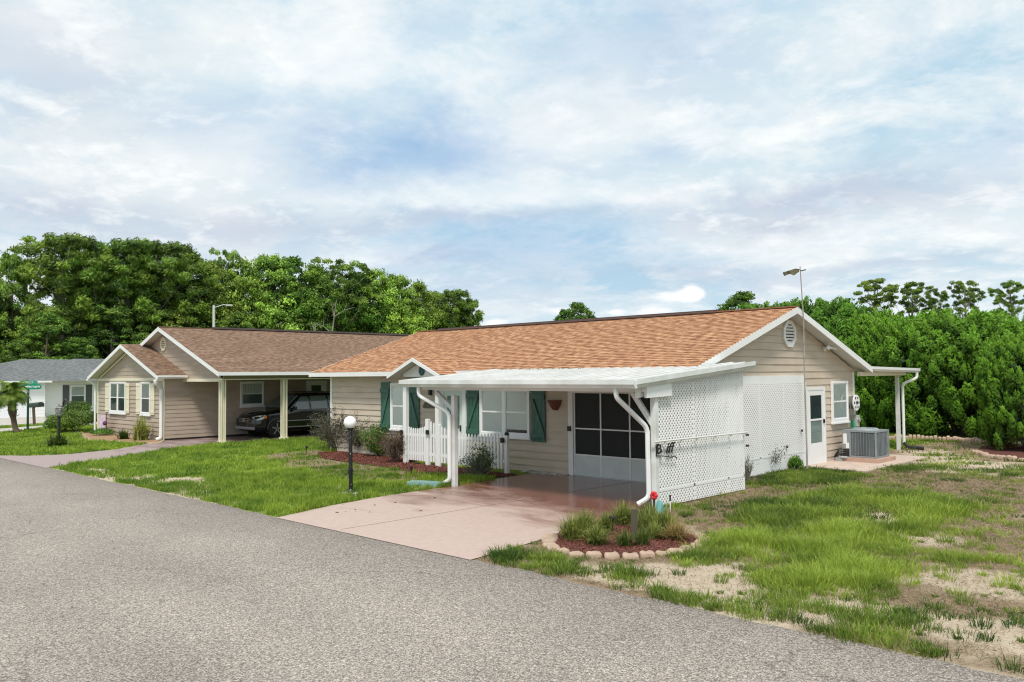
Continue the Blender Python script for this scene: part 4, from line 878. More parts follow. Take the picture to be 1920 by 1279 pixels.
b = MB(); b.tube([(-9.97, 24.38, .05), (-9.97, 24.38, .92)], .022, 8); b.tube([(-9.97, 24.45, 1.25), (-9.97, 24.45, 1.45)], .022, 8); b.build('conduit', mat('conduit_cream', (.55, .53, .46), .5), EMT)
AC = thing('air_conditioner', (-9.3, 23.7, 0), 'grey outdoor air conditioner unit on a pink concrete pad by the gable corner', 'air conditioner')
ax0, ax1, ay0, ay1, az0, az1 = -9.80, -8.88, 23.10, 24.02, .16, .90
def rr(x0, x1, y0, y1, r, n=5):
    o = []
    for cx, cy, a0 in ((x1-r, y0+r, -90), (x1-r, y1-r, 0), (x0+r, y1-r, 90), (x0+r, y0+r, 180)):
        for i in range(n+1): a = R(a0+90*i/n); o.append((cx+r*math.cos(a), cy+r*math.sin(a)))
    return o
def rprism(b, poly, z0, z1): return b.prism([(x, y, z0) for x, y in poly], (0, 0, z1-z0))
b = MB(); rprism(b, rr(ax0+.02, ax1-.02, ay0+.02, ay1-.02, .10), az0+.04, az1-.04); b.build('coil', ACD, AC)
b = MB()
for i in range(22): z = az0+.07+i*(az1-az0-.14)/22; rprism(b, rr(ax0+.008, ax1-.008, ay0+.008, ay1-.008, .11), z, z+.008)
for i in range(0, 7): x = ax0+.28+i*.075; b.box(x, x+.006, ay0+.002, ay0+.012, az0+.05, az1-.05)
for i in range(1, 9): y = ay0+i*.09; b.box(ax1-.012, ax1-.002, y, y+.006, az0+.05, az1-.05)
b.build('louvre', ACG, AC)
b = MB(); rprism(b, rr(ax0, ax1, ay0, ay1, .12), az0, az0+.045); rprism(b, rr(ax0, ax1, ay0, ay1, .12), az1-.05, az1); b.box(ax1-.035, ax1+.004, ay0-.004, ay0+.035, az0, az1); b.box(ax1-.03, ax1+.004, ay1-.035, ay1+.004, az0, az1); b.box(ax0+.2, ax0+.235, ay0-.006, ay0+.02, az0, az1); b.box(ax0-.005, ax0+.2, ay0-.003, ay0+.04, az0, az1)
b.build('casing', ACG, AC)
b = MB(); b.box(ax0+.03, ax0+.13, ay0-.008, ay0-.004, .52, .80); b.box(ax0+.10, ax0+.19, ay0-.0085, ay0-.0045, .40, .55); b.build('sticker', VINYL, AC)
b = MB(); b.box(ax0+.01, ax0+.19, ay0-.007, ay0-.003, az0+.02, .38); b.build('valve_cover', DARKP, AC)
b = MB(); b.lathe(((ax0+ax1)/2, (ay0+ay1)/2, az1), [(.36, 0), (.33, .035), (.30, .05), (.24, .05), (.23, .012)], 28); t_ = b.build('fan_guard', ACG, AC, smooth=False)
b = MB()
for i in range(5): a = 2*math.pi*i/5; cx, cy = (ax0+ax1)/2, (ay0+ay1)/2; b.quad((cx, cy, az1+.015), (cx+.2*math.cos(a), cy+.2*math.sin(a), az1+.02), (cx+.21*math.cos(a+.5), cy+.21*math.sin(a+.5), az1+.045), (cx+.02, cy+.02, az1+.02))
b.build('fan_blade', DARKP, AC)
b = MB(); 
for i in range(3): b.tube([(ax0+.06, ay0-.02, .28+.05*i), (ax0-.05, ay0-.12, .25+.05*i), (ax0-.2, ay0-.05, .12+.03*i), (-9.98, ay0+.1, .3)], .014, 6)
b.build('pipe', DARKP, AC)
b = MB(); b.box(ax0-.04, ax1+.12, ay0-.16, ay1+.15, .05, .155); tag(b.build('equipment_pad', PAD), 'pinkish concrete pad under the air conditioner', 'pad')
b = MB(); b.tube([(-9.95, 22.95, .10), (-9.75, 22.9, .16), (-9.6, 22.93, .16)], .035, 8); b.tube([(-9.8, 22.9, .06), (-9.8, 22.9, .2)], .03, 8); b.box(-9.9, -9.72, 22.84, 22.98, .05, .12); tag(b.build('pipe_fitting', GALV), 'pale pipe fitting on the ground beside the air conditioner pad', 'pipe')
# wind vane on its tall pole
WV = thing('wind_vane', (-9.62, 20.45, 0), 'tall thin pole rising above the gable with a small dark wind toy on top', 'wind vane')
b = MB(); b.tube([(-9.58, 20.43, 0), (-9.60, 20.44, 2.3), (-9.60, 20.45, 3.9), (-9.60, 20.32, 5.2)], [.022, .020, .017, .012], 8); b.build('pole', mat('pole_tan', (.26, .22, .18), .6, c2=(.38, .37, .35), sc=4), WV)
va = MB(); c_ = Vector((-9.60, 20.33, 5.08)); q_ = Vector((-.78, -.62, 0)).normalized()
va.prism([c_+q_*.04+Vector((0, 0, -.02)), c_+q_*.16+Vector((0, 0, -.11)), c_+q_*.26+Vector((0, 0, -.07)), c_+q_*.40+Vector((0, 0, -.12)), c_+q_*.44+Vector((0, 0, -.03)), c_+q_*.30+Vector((0, 0, .01)), c_+q_*.14+Vector((0, 0, .06)), c_+q_*.03+Vector((0, 0, .05))], (.03, -.03, 0)); va.build('vane', mat('vane_dark', (.03, .025, .015), .5, c2=(.16, .13, .07), sc=9), WV)
b = MB(); b.bar(c_-q_*.14+Vector((0, 0, .03)), c_, .025); b.build('pointer', BLACKM, WV)

# ------------------------------------------------------------------ picket fence
PF = thing('picket_fence', (-17, 15.1, 0), 'white picket fence with curved top in front of the front door', 'fence')
def pickets(x0, x1, n, h0, h1, sag):
    b = MB()
    for i in range(n):
        t = (i+.5)/n; x = x0+(x1-x0)*t; h = h0+(h1-h0)*t-sag*math.sin(math.pi*t); w = .032
        b.prism([(x-w, 15.07, .12), (x+w, 15.07, .12), (x+w, 15.07, h-.05), (x+w*.6, 15.07, h-.015), (x, 15.07, h), (x-w*.6, 15.07, h-.015), (x-w, 15.07, h-.05)], (0, -.018, 0))
    for z in (.28, .80): b.box(x0-.02, x1+.02, 15.072, 15.10, z, z+.075)
    return b
pickets(-18.92, -18.12, 8, 1.07, 1.10, .06).build('picket_panel', VINYL, PF)
pickets(-17.50, -15.08, 20, 1.12, 1.06, .13).build('picket_panel', VINYL, PF)
b = MB(); b.box(-18.10, -17.98, 15.02, 15.12, .0, 1.30); b.box(-17.56, -17.50, 15.02, 15.12, 0, 1.15); b.build('post', VINYL, PF, bevel=.008)
b = MB(); b.box(-15.03, -14.93, 15.05, 15.15, 0, .98); b.build('post', VINYL, PF, bevel=.008)
gt = pickets(-17.95, -17.60, 3, 1.25, 1.15, 0); gt.build('gate', VINYL, PF)
for i, (x, z) in enumerate(((-19.14, .88), (-17.98, .93), (-15.05, .85))):
    b = MB(); b.lathe((x, 15.0, z), [(.03, -.06), (.055, -.04), (.055, .05), (.03, .07)], 10, 'z'); b.bar((x, 15.0, z), (x, 15.04, z), .04)
    tag(b.build('fence_lamp', BLACKM), ['small black lamp on the left end post of the picket fence', 'small black lamp on the gate post of the picket fence', 'small black lamp on the right end post of the picket fence'][i], 'lamp')
b = MB(); b.lathe((-14.98, 15.10, .98), [(.07, 0), (.085, .02), (.085, .05), (.04, .075)], 4); tag(b.build('solar_cap', BLACKM), 'black solar light cap on top of the right fence post', 'post cap')
b = MB(); b.box(-19.17, -19.12, 15.02, 15.06, .55, .78); tag(b.build('fence_box', DARKP), 'slim black box on the left porch column below the lamp', 'box')
# half-round planter on the wall, and a switch box
HP = thing('wall_planter', (-13.95, 15.8, 1.7), 'brown half-round planter on the siding beside the garage screen', 'planter')
b = MB(); pr_ = []
for z, r_ in ((1.60, .04), (1.62, .09), (1.70, .15), (1.80, .19), (1.82, .21), (1.86, .21)): pr_.append([( -14.05+r_*math.cos(a), Y0-.016-r_*math.sin(a), z) for a in np.linspace(0, math.pi, 11)])
for i in range(len(pr_)-1):
    for j in range(10): b.quad(pr_[i][j], pr_[i][j+1], pr_[i+1][j+1], pr_[i+1][j])
b.add(pr_[-2], [tuple(range(11))]); b.build('bowl', TERRA, HP)
b = MB(); b.box(-13.62, -13.52, Y0-.09, Y0-.05, 1.10, 1.22); tag(b.build('latch_box', DARKP), 'small black box on the white post left of the garage screen', 'box')
for i, x in enumerate((-18.9, -18.62)):
    b = MB(); z = (2.05, 1.62)[i]
    b.box(x-.04, x+.04, Y0-.10, Y0-.015, z-.12, z+.10) if i == 0 else b.prism([(-19.0+.26*math.cos(a), Y0-.03, 1.55+.22*math.sin(a)) for a in np.linspace(0, math.pi, 14)], (0, -.015, 0))
    tag(b.build('wall_lantern' if i == 0 else 'fan_plaque', DARKP if i == 0 else mat('bronze', (.04, .03, .02), .5, c2=(.12, .09, .06), sc=20)), ['black wall lantern left of the front door', 'dark half-round metal plaque on the siding left of the door'][i], ['lantern', 'plaque'][i])

# ------------------------------------------------------------------ neighbour house
H2 = thing('house', (-36, 15, 0), 'tan sided house with brown shingle roof, cream shutters and a carport wing', 'house')
NX0, NX1, NYG, NRX, NRZ, NEX, NEZ = -40.45, -33.35, 15.07, -35.0, 4.63, -29.6, 2.70
# walls
wallpart(siding_y(H2, 14.25, -40.47, -33.35, .0, 2.44, SIDE2), H2, SIDE2)
b = MB(); b.lap([(14.25, .08), (24.2, .08), (24.2, 2.6), (14.25, 2.6)], (-33.35, 0, 0), (0, 1, 0), (0, 0, 1), (1, 0, 0), EX*.93, .014, .06); wallpart(b, H2, SIDE2)
b = MB(); b.box(-33.40, -33.352, 14.3, 24.2, 0, .10); b.build('footing', DARKP, H2)  # dark strip filling the gap below the siding
b = MB(); b.lap([(14.25, 0), (28, 0), (28, 2.5), (14.25, 2.5)], (-40.47, 0, 0), (0, 1, 0), (0, 0, 1), (-1, 0, 0), EX, .014, -.02); wallpart(b, H2, SIDE2)
b = MB(); b.lap([(-33.35, .0), (-29.98, .0), (-29.98, 2.6), (-33.35, 2.6)], (0, 24.2, 0), (1, 0, 0), (0, 0, 1), (0, -1, 0), EX, .014, .0); wallpart(b, H2, SIDE2)
b = MB(); b.lap([(24.2, 0), (28.0, 0), (28.0, 2.6), (24.2, 2.6)], (-29.98, 0, 0), (0, 1, 0), (0, 0, 1), (1, 0, 0), EX, .014, .0); b.box(-40.4, -30, 27.95, 28.0, 0, 2.6); wallpart(b, H2, SIDE2)
s2 = (NRZ-NEZ)/(NEX-NRX)
b = MB(); b.lap([(-40.0, 2.46), (-30.25, 2.46), (-30.25, NEZ+.10), (NRX, NRZ-.13), (-40.0, NEZ+.02)], (0, NYG, 0), (1, 0, 0), (0, 0, 1), (0, -1, 0), EX, .014, 2.44); wallpart(b, H2, SIDE2)
# main gable roof
for sgn in (1, -1):
    ex = NRX+sgn*(NEX-NRX); e_ = Vector((ex, 0, NEZ)); r_ = Vector((NRX, 0, NRZ)); Lp = (r_-e_).length; evp = (r_-e_)/Lp; enp = Vector((sgn*evp.z, 0, abs(evp.x)))
    b = MB(); b.lap([(14.65, 0), (28.5, 0), (28.5, Lp), (14.65, Lp)], (ex, 0, NEZ), (0, 1, 0), evp, enp, .14, .009)
    r2 = b.build('roof', SH_BR, H2)
    for yy, dy in ((14.65, .03), (28.5, -.03)):
        b = MB(); b.prism([(ex, yy, NEZ), (NRX, yy, NRZ), (NRX, yy, NRZ-.17), (ex, yy, NEZ-.17)], (0, dy, 0)); b.build('rake_board', WHITE, r2)
    b = MB(); b.prism([e_+Vector((0, 14.68, 0))-enp*.012, r_+Vector((0, 14.68, 0))-enp*.012, r_+Vector((0, 28.4, 0))-enp*.012, e_+Vector((0, 28.4, 0))-enp*.012], tuple(-enp*.09)); b.build('soffit', SOFFIT, r2)
    b = MB(); b.box(ex, ex+sgn*.03, 14.65, 28.5, NEZ-.13, NEZ); b.build('fascia', WHITE, r2)
    if sgn == 1:
        b = MB(); b.box(NRX-.10, NRX+.10, 14.66, 28.5, NRZ-.02, NRZ+.02); b.build('ridge_cap', SH_BR, r2)
        b = MB(); b.prism([(NRX-.17, 17.0, NRZ-.01), (NRX, 17.0, NRZ+.08), (NRX+.17, 17.0, NRZ-.01)], (0, 11, 0)); b.build('ridge_vent', RIDGE, r2)
        pos = lambda y, t: (e_+(r_-e_)*t)+Vector((0, y, 0))
        p = pos(20.9, .70); b = MB(); b.tube([p, p+Vector((0, 0, .30))], .05, 10); b.build('vent_pipe', mat('pipe_brown', (.30, .20, .16), .6), r2)
        p = pos(25.0, .62); b = MB(); b.box(p.x-.12, p.x+.12, p.y-.14, p.y+.14, p.z-.02, p.z+.14); b.build('roof_vent', RIDGE, r2)
b = MB(); b.prism([(-30.02, 15.08, 2.42), (-30.02, 15.08, 2.58), (-30.02, 24.2, 2.58), (-30.02, 24.2, 2.42)], (-.06, 0, 0)); b.build('carport_header', mat('header_olive', (.27, .25, .18), .7), H2)
b = MB(); b.box(-30.0, -29.96, 15.0, 24.2, 2.40, 2.44); b.box(-34.3, -30.0, 15.0, 15.04, 2.34, 2.46); b.box(-34.5, -34.0, 14.94, 15.04, 2.24, 2.34); b.build('trim_band', CREAM, H2)
b = MB(); b.quad((-33.3, 15.1, 2.5), (-30.05, 15.1, 2.5), (-30.05, 24.2, 2.5), (-33.3, 24.2, 2.5)); b.build('carport_ceiling', mat('ceiling_tan', (.16, .14, .12), .8), H2)
for i, y in enumerate((15.07, 17.68)):
    b = MB()
    for dx, dy in ((-.06, -.06), (-.06, .06), (.06, -.06), (.06, .06)): b.box(-30.12+dx*1.3-.022, -30.12+dx*1.3+.022, y+dy*1.3-.022, y+dy*1.3+.022, .06, 2.40)
    b.box(-30.165, -30.075, y-.045, y+.045, .06, 2.4); b.box(-30.26, -29.98, y-.14, y+.14, 0, .09); b.build('post', CREAM, H2)
# bay: gable roof, windows, shutters
BX, BZ, BHW, BEZ = -36.85, 3.95, 3.82, 2.58
for sgn in (1, -1):
    ex = BX+sgn*BHW; e_ = Vector((ex, 0, BEZ)); r_ = Vector((BX, 0, BZ)); Lp = (r_-e_).length; evp = (r_-e_)/Lp; enp = Vector((sgn*evp.z, 0, abs(evp.x)))
    b = MB(); b.lap([(13.82, 0), (15.05, 0), (15.05, Lp), (13.82, Lp)], (ex, 0, BEZ), (0, 1, 0), evp, enp, .14, .009); r2 = b.build('bay_roof', SH_BR, H2)
    b = MB(); b.prism([(ex, 13.82, BEZ), (BX, 13.82, BZ), (BX, 13.82, BZ-.16), (ex, 13.82, BEZ-.16)], (0, .03, 0)); b.build('rake_board', WHITE, r2)
    b = MB(); b.prism([e_+Vector((0, 13.86, 0))-enp*.012, r_+Vector((0, 13.86, 0))-enp*.012, r_+Vector((0, 15.0, 0))-enp*.012, e_+Vector((0, 15.0, 0))-enp*.012], tuple(-enp*.09)); b.build('soffit', SOFFIT, r2)
    if sgn == 1: gutter([(ex, 13.80, BEZ+.02), (ex, 15.0, BEZ+.02)], .13, .11).build('gutter', WHITE, r2)
    b = MB(); x_e = ex-sgn*.45; b.prism([(x_e, 14.22, 2.55), (BX, 14.22, BZ-.22), (BX, 14.22, BZ-.30), (x_e, 14.22, 2.47)], (0, -.02, 0)); b.build('trim_band', CREAM, H2)
b = MB(); b.lap([(-40.4, 2.44), (-33.4, 2.44), (-33.45, 2.60), (BX, BZ-.14), (-40.3, 2.60)], (0, 14.25, 0), (1, 0, 0), (0, 0, 1), (0, -1, 0), EX, .014, 2.44); wallpart(b, H2, SIDE2)
b = MB(); b.box(-40.5, -33.33, 14.205, 14.235, 2.39, 2.50); b.box(-40.5, -40.40, 14.21, 14.24, 0, 2.39); b.box(-33.42, -33.32, 14.21, 14.24, 0, 2.39); b.build('corner_trim', CREAM, H2)
window_y(H2, -38.98, -37.20, .98, 2.34, 14.236, VINYL, cols=2, mull=.09, blind=CURT, lower=1)
shutter_y(H2, -39.50, -39.02, 1.0, 2.30, 14.236, CREAM, grooves=False); shutter_y(H2, -37.16, -36.80, 1.0, 2.30, 14.236, CREAM, grooves=False)
window_y(H2, -35.58, -34.62, .98, 2.34, 14.236, VINYL, cols=1, blind=CURT, lower=1)
shutter_y(H2, -36.04, -35.62, 1.0, 2.30, 14.236, CREAM, grooves=False); shutter_y(H2, -34.58, -34.22, 1.0, 2.30, 14.236, CREAM, grooves=False)
window_y(H2, 17.48, 18.58, 1.25, 2.32, -33.335, VINYL, dirx=1, blind=CURT, lower=1)
window_y(H2, 14.6, 15.4, 1.0, 2.3, -40.48, VINYL, dirx=1, blind=None)
dd = MB(); dd.box(-33.35, -33.30, 20.7, 21.75, .1, 2.32); dd_ = dd.build('side_door', WHITE, H2); b = MB(); b.box(-33.298, -33.29, 20.95, 21.45, 1.35, 2.1); b.build('door_glass', mat('dark_pane', (.025, .035, .045), .08), dd_)
octvent(H2, NYG-.01, -35.35, 3.93, .30, CREAM, 'y')
spout([(-33.0, 13.72, 2.42), (-33.02, 13.75, 2.28), (-33.36, 14.12, 2.10), (-33.36, 14.12, .12), (-33.42, 13.95, .06)], WHITE, .13, H2)
spout([(-40.75, 13.8, 2.45), (-40.6, 14.15, 2.2), (-40.6, 14.15, .05)], WHITE, .08, H2)

# ------------------------------------------------------------------ black SUV in the neighbour's carport
CA = thing('suv', (-32.05, 19.3, 0), 'black SUV parked nose out in the tan house carport', 'car')
def car():
    cx, yf = -32.06, 17.0; hw = .92
    # stations along the length: (y from nose, half width, z bottom, z shoulder, z top, half width at top)
    S_ = [(0.0, .66, .42, .70, .82, .60), (.10, .80, .30, .80, .92, .72), (.35, .90, .26, .90, 1.02, .82), (.75, .93, .28, .96, 1.08, .86), (1.25, .94, .30, 1.02, 1.14, .88),
          (1.45, .94, .30, 1.04, 1.20, .80), (2.15, .94, .30, 1.07, 1.74, .70), (2.6, .94, .30, 1.09, 1.80, .69), (3.6, .94, .30, 1.10, 1.80, .69), (4.3, .93, .32, 1.10, 1.74, .68), (4.62, .91, .34, 1.08, 1.50, .72), (4.75, .86, .42, .98, 1.15, .78)]
    b = MB(); rings = []
    for (y, w, zb, zs, zt_, wt) in S_:
        p = [(w*.86, zb), (w, zb+.12), (w*1.015, (zb+zs)/2), (w, zs), (wt+.03 if zt_-zs > .3 else (w+wt)/2, zt_-.06 if zt_-zs > .3 else (zs+zt_)/2), (wt*.86, zt_), (wt*.4, zt_+.02)]
        ring = [(cx+a, yf+y, z) for a, z in p]+[(cx-a, yf+y, z) for a, z in p[::-1]]; rings.append(ring)
    k = len(rings[0])
    for r_ in rings: b.v += r_
    for i in range(len(rings)-1):
        for j in range(k): b.f.append((i*k+j, i*k+(j+1) % k, (i+1)*k+(j+1) % k, (i+1)*k+j))
    b.f.append(tuple(range(k))[::-1]); b.f.append(tuple((len(rings)-1)*k+j for j in range(k)))
    bo = b.build('body', CARP, CA, smooth=True)
    bo.modifiers.new('e', 'EDGE_SPLIT').split_angle = R(38)
    for side in (1, -1):
        x = lambda z: cx+side*(.945-(z-1.10)/.66*.215 if z > 1.1 else .945)
        for (a, c, d, e) in (((1.62, 1.12), (2.48, 1.13), (2.48, 1.66), (2.14, 1.66)), ((2.58, 1.13), (3.38, 1.14), (3.38, 1.68), (2.58, 1.68)), ((3.48, 1.14), (4.36, 1.16), (4.20, 1.66), (3.48, 1.68))):
            w = MB(); w.prism([(x(q[1])+side*.008, yf+q[0], q[1]) for q in (a, c, d, e)], (side*.006, 0, 0)); w.build('side_window', mat('tinted_glass', (.10, .13, .135), .06, spec=1), CA)
        w = MB(); w.box(cx+side*.94, cx+side*.965, yf+1.2, yf+3.55, .40, .44); w.box(cx+side*.945, cx+side*.962, yf+.95, yf+4.4, .66, .70); w.build('side_trim', mat('trim_grey', (.25, .25, .25), .4), CA)
        mi = MB(); mi.box(cx+side*.96, cx+side*1.14, yf+1.66, yf+1.78, 1.12, 1.27); mi.build('mirror', CARP, CA, bevel=.03)
        hl = MB(); hl.prism([(cx+side*.60, yf+.075, .74), (cx+side*.84, yf+.14, .74), (cx+side*.935, yf+.42, .80), (cx+side*.91, yf+.46, .95), (cx+side*.80, yf+.16, .93), (cx+side*.62, yf+.06, .88)], (0, -.03, .0)); ho = hl.build('headlight', mat('lamp_lens', (.55, .56, .50), .1, spec=1), CA)
        il = MB(); il.prism([(cx+side*.925, yf+.36, .80), (cx+side*.945, yf+.50, .82), (cx+side*.935, yf+.50, .93), (cx+side*.915, yf+.40, .93)], (side*.012, -.01, 0)); il.build('indicator', mat('amber_lens', (.7, .22, .05), .2), ho)
        for y in (.95, 3.72):
            wh = thing('wheel', (cx+side*.85, yf+y, .36)); wh.parent = CA; wh.location = Vector(wh.location)-ORG[CA.name]
            t = MB(); prf = [(.25, 0), (.33, .0), (.365, .03), (.365, .19), (.33, .22), (.25, .22)]; t.lathe((cx+side*.74 if side > 0 else cx-.96, yf+y, .365), prf, 28, 'x'); t.build('tyre', TYRE, wh)
            r_ = MB(); xo = cx+side*.95
            r_.lathe((xo-side*.03-(.0 if side > 0 else .0), yf+y, .365), [(.05, 0), (.05, side*.03)], 12, 'x')
            for i in range(5):
                a = 2*math.pi*i/5+.3; r_.bar((xo-side*.01, yf+y+.03*math.cos(a), .365+.03*math.sin(a)), (xo-side*.01, yf+y+.235*math.cos(a), .365+.235*math.sin(a)), .05, .07, (1, 0, 0))
            r_.lathe((xo-side*.04, yf+y, .365), [(.01, 0), (.235, 0), (.235, side*.008), (.01, side*.02)], 24, 'x'); rg_ = [(.255, 0), (.255, .03*side), (.225, .03*side), (.225, 0)]; r_.lathe((xo-side*.025, yf+y, .365), rg_, 28, 'x'); r_.build('rim', RIM, wh)
            ar = MB(); n = 14
            for i in range(n):
                a0, a1 = math.pi*i/n, math.pi*(i+1)/n; q = lambda a, r: (cx+side*.955, yf+y+r*math.cos(a), .365+r*math.sin(a)); ar.prism([q(a0, .40), q(a1, .40), q(a1, .47), q(a0, .47)], (side*.012, 0, 0))
            ar.build('wheel_arch', mat('arch_grey', (.05, .05, .052), .5), CA)
    g = MB()
    for z in (.66, .73, .80): g.box(cx-.40, cx+.40, yf-.03, yf+.02, z, z+.02)
    g.box(cx-.09, cx+.09, yf-.04, yf-.02, .68, .80); g.build('grille', CHROME, CA)
    w = MB(); w.prism([(cx-.80, yf+1.43, 1.17), (cx+.80, yf+1.43, 1.17), (cx+.69, yf+2.06, 1.70), (cx-.69, yf+2.06, 1.70)], (0, -.02, .02)); w.build('windshield', mat('tinted_glass', (.10, .13, .135), .06), CA)
    w = MB(); w.box(cx-.75, cx+.75, yf-.02, yf+.08, .36, .48); w.build('bumper', mat('trim_grey', (.25, .25, .25), .4), CA, bevel=.02)
    w = MB(); w.bar((cx+.62, yf+2.3, 1.84), (cx+.62, yf+4.2, 1.84), .03); w.bar((cx-.62, yf+2.3, 1.84), (cx-.62, yf+4.2, 1.84), .03); w.build('roof_rail', BLACKM, CA)
car()

# ------------------------------------------------------------------ white house beyond the cross street
H3 = thing('house', (-64, 20, 0), 'white single-storey house with grey hipped roof far behind the palm', 'house')
WH3 = mat('white_siding', (.80, .81, .80), .6)
b = MB(); b.lap([(12.5, 0), (18.2, 0), (18.2, 2.3), (12.5, 2.3)], (-61.3, 0, 0), (0, 1, 0), (0, 0, 1), (1, 0, 0), .2, .01); b.box(-63, -61.3, 18.15, 18.2, 0, 2.3); wallpart(b, H3, WH3)
b = MB(); b.lap([(18.2, 0), (31, 0), (31, 2.3), (18.2, 2.3)], (-62, 0, 0), (0, 1, 0), (0, 0, 1), (1, 0, 0), .2, .01); b.box(-71, -62, 12.5, 12.6, 0, 2.3); wallpart(b, H3, WH3)
b = MB(); b.box(-61.28, -61.26, 13.6, 17.3, 0, 2.0); g3 = b.build('garage_door', mat('white_garage', (.78, .80, .84), .5), H3)
window_y(H3, 19.95, 20.95, .60, 2.05, -61.98, VINYL, dirx=1, blind=CURT, lower=1)
for y in (19.5, 20.98):
    b = MB(); b.box(-61.985, -61.95, y, y+.40, .58, 2.07); b.build('shutter', mat('charcoal_paint', (.07, .075, .085), .5), H3)
def hip(x0, x1, y0, y1, ze, rise, rx, ry0, ry1, root):
    b = MB(); a = [(x1, y0), (x1, y1), (x0, y1), (x0, y0)]; r_ = [(rx, ry0), (rx, ry1)]
    A = [(*p, ze) for p in a]; Rr = [(*p, ze+rise) for p in r_]
    for poly in ([A[0], A[1], Rr[1], Rr[0]], [A[1], A[2], Rr[1]], [A[2], A[3], Rr[0], Rr[1]], [A[3], A[0], Rr[0]]):
        k = len(b.v); b.v += poly; b.f.append(tuple(range(k, k+len(poly)))); o = Vector(poly[0]); eu = (Vector(poly[1])-o).normalized(); nn = (Vector(poly[1])-o).cross(Vector(poly[2])-o).normalized(); e2 = nn.cross(eu); b.uv[len(b.f)-1] = [((Vector(p)-o).dot(eu), (Vector(p)-o).dot(e2)) for p in poly]
    return b.build('roof', SH_GY, root)
hip(-72, -60.9, 12.0, 31.5, 2.36, 1.55, -66.2, 18.2, 26.5, H3)
hip(-71, -61.55, 18.4, 31.6, 2.40, 1.56, -65.8, 21.4, 27.5, H3)
b = MB(); b.box(-60.95, -60.87, 12, 18.5, 2.26, 2.38); b.box(-61.6, -61.5, 18.5, 31.5, 2.28, 2.42); b.build('fascia', WHITE, H3)

# ------------------------------------------------------------------ street furniture and yard things
LP = thing('lamp_post', (-15.11, 10.48, 0), 'black lamp post with a white globe in the front lawn', 'lamp post')
b = MB(); b.tube([(-15.11, 10.48, 0), (-15.13, 10.48, 1.37)], .042, 14); b.lathe((-15.11, 10.48, 0), [(.07, 0), (.07, .05), (.045, .09)], 12); b.box(-15.09, -15.0, 10.38, 10.46, .42, .52); b.build('pole', mat('chipped_black', (.012, .012, .013), .35, c2=(.5, .5, .48), sc=30, lo=.66, hi=.70), LP, smooth=False)
b = MB(); b.lathe((-15.14, 10.48, 1.35), [(.06, 0), (.075, .02), (.075, .05)], 14); b.build('collar', BLACKM, LP)
b = MB(); b.ball((-15.14, 10.48, 1.51), .135, 28, 18); b.build('globe', mat('opal_globe', (.86, .87, .88), .3), LP, smooth=True)
b = MB(); b.box(-15.35, -14.87, 10.3, 10.66, .0, .02); b.build('footing', CONC, LP)
NLP = thing('lamp_post', (-33.58, 10.45, 0), 'black lantern post with shepherd hook in the far lawn', 'lamp post')
b = MB(); b.tube([(-33.58, 10.45, 0), (-33.58, 10.45, 1.12)], .05, 10); b.tube([(-33.58, 10.45, 1.0), (-33.9, 10.3, 1.02)], .015, 6); b.build('pole', BLACKM, NLP)
b = MB(); b.lathe((-33.58, 10.45, 1.12), [(.05, 0), (.11, .03), (.15, .30), (.17, .31), (.05, .42), (.01, .46)], 6); b.build('lantern', mat('lantern_glass', (.10, .10, .095), .2, c2=(.35, .36, .34), sc=9), NLP)
b = MB(); b.tube([(-33.5, 10.45, 1.45)]+[(-33.22+.26*math.cos(a), 10.55, 1.50+.24*math.sin(a)) for a in np.linspace(math.pi, -.9, 12)], .03, 8); b.build('hook', BLACKM, NLP)
SS = thing('street_sign', (-45.65, 12.8, 0), 'green street name sign on a dark green pole beside the small palm', 'street sign')
b = MB(); b.tube([(-45.65, 12.8, 0), (-45.65, 12.8, 2.0)], .055, 8); b.build('pole', GREENM, SS)
ddir = Vector((.72, .69, 0)); nrm = Vector((.69, -.72, 0)); c0 = Vector((-45.60, 12.85, 2.12))
def rounded(c, d, hw, hh, t):
    pts = []
    for sx, sy, a0 in ((1, -1, -90), (1, 1, 0), (-1, 1, 90), (-1, -1, 180)):
        for i in range(5): a = R(a0+22.5*i); pts.append(c+d*(sx*(hw-hh*.9)+hh*.9*math.cos(a))+Vector((0, 0, sy*(hh*.1)+hh*.9*math.sin(a))))
    b = MB(); b.prism(pts, t); return b
rounded(c0, ddir, .57, .125, nrm*-.02).build('sign_plate', SIGNG, SS)
text_mesh('lettering', 'ALHAMBRA Trail W', .118, mat('sign_white', (.8, .85, .8), .5), SS, basis(c0+nrm*.012, ddir, (0, 0, 1)), .002, 0, .004)
d2 = Vector((.35, .94, 0)).normalized(); n2_ = Vector((.94, -.35, 0)).normalized(); c1 = Vector((-45.65, 12.8, 2.33))
rounded(c1, d2, .40, .09, n2_*-.02).build('sign_plate', mat('sign_green_pale', (.03, .30, .20), .4), SS)
text_mesh('lettering', 'CIRCLE', .13, mat('sign_white', (.8, .85, .8), .5), SS, basis(c1+n2_*.012, d2, (0, 0, 1)), .002)
MBX = thing('mailbox', (-50.6, 14.5, 0), 'dark mailbox on a wooden post across the cross street', 'mailbox')
b = MB(); b.bar((-50.55, 14.5, 0), (-50.75, 14.5, .95), .12, .12); b.build('post', mat('brown_wood', (.08, .05, .04), .8), MBX)
b = MB(); pts = [(-51.15, 14.5+.16*math.cos(a)*1.0, 1.05+.14*math.sin(a)) for a in np.linspace(0, math.pi, 9)]; b.prism(pts+[(-51.15, 14.34, .93), (-51.15, 14.66, .93)][::1], (.85, .25, .06)); b.build('box', mat('box_green', (.02, .035, .03), .5), MBX)
SL = thing('street_light', (-64.7, 31.6, 0), 'pale street light pole rising behind the brown roof against the trees', 'street light')
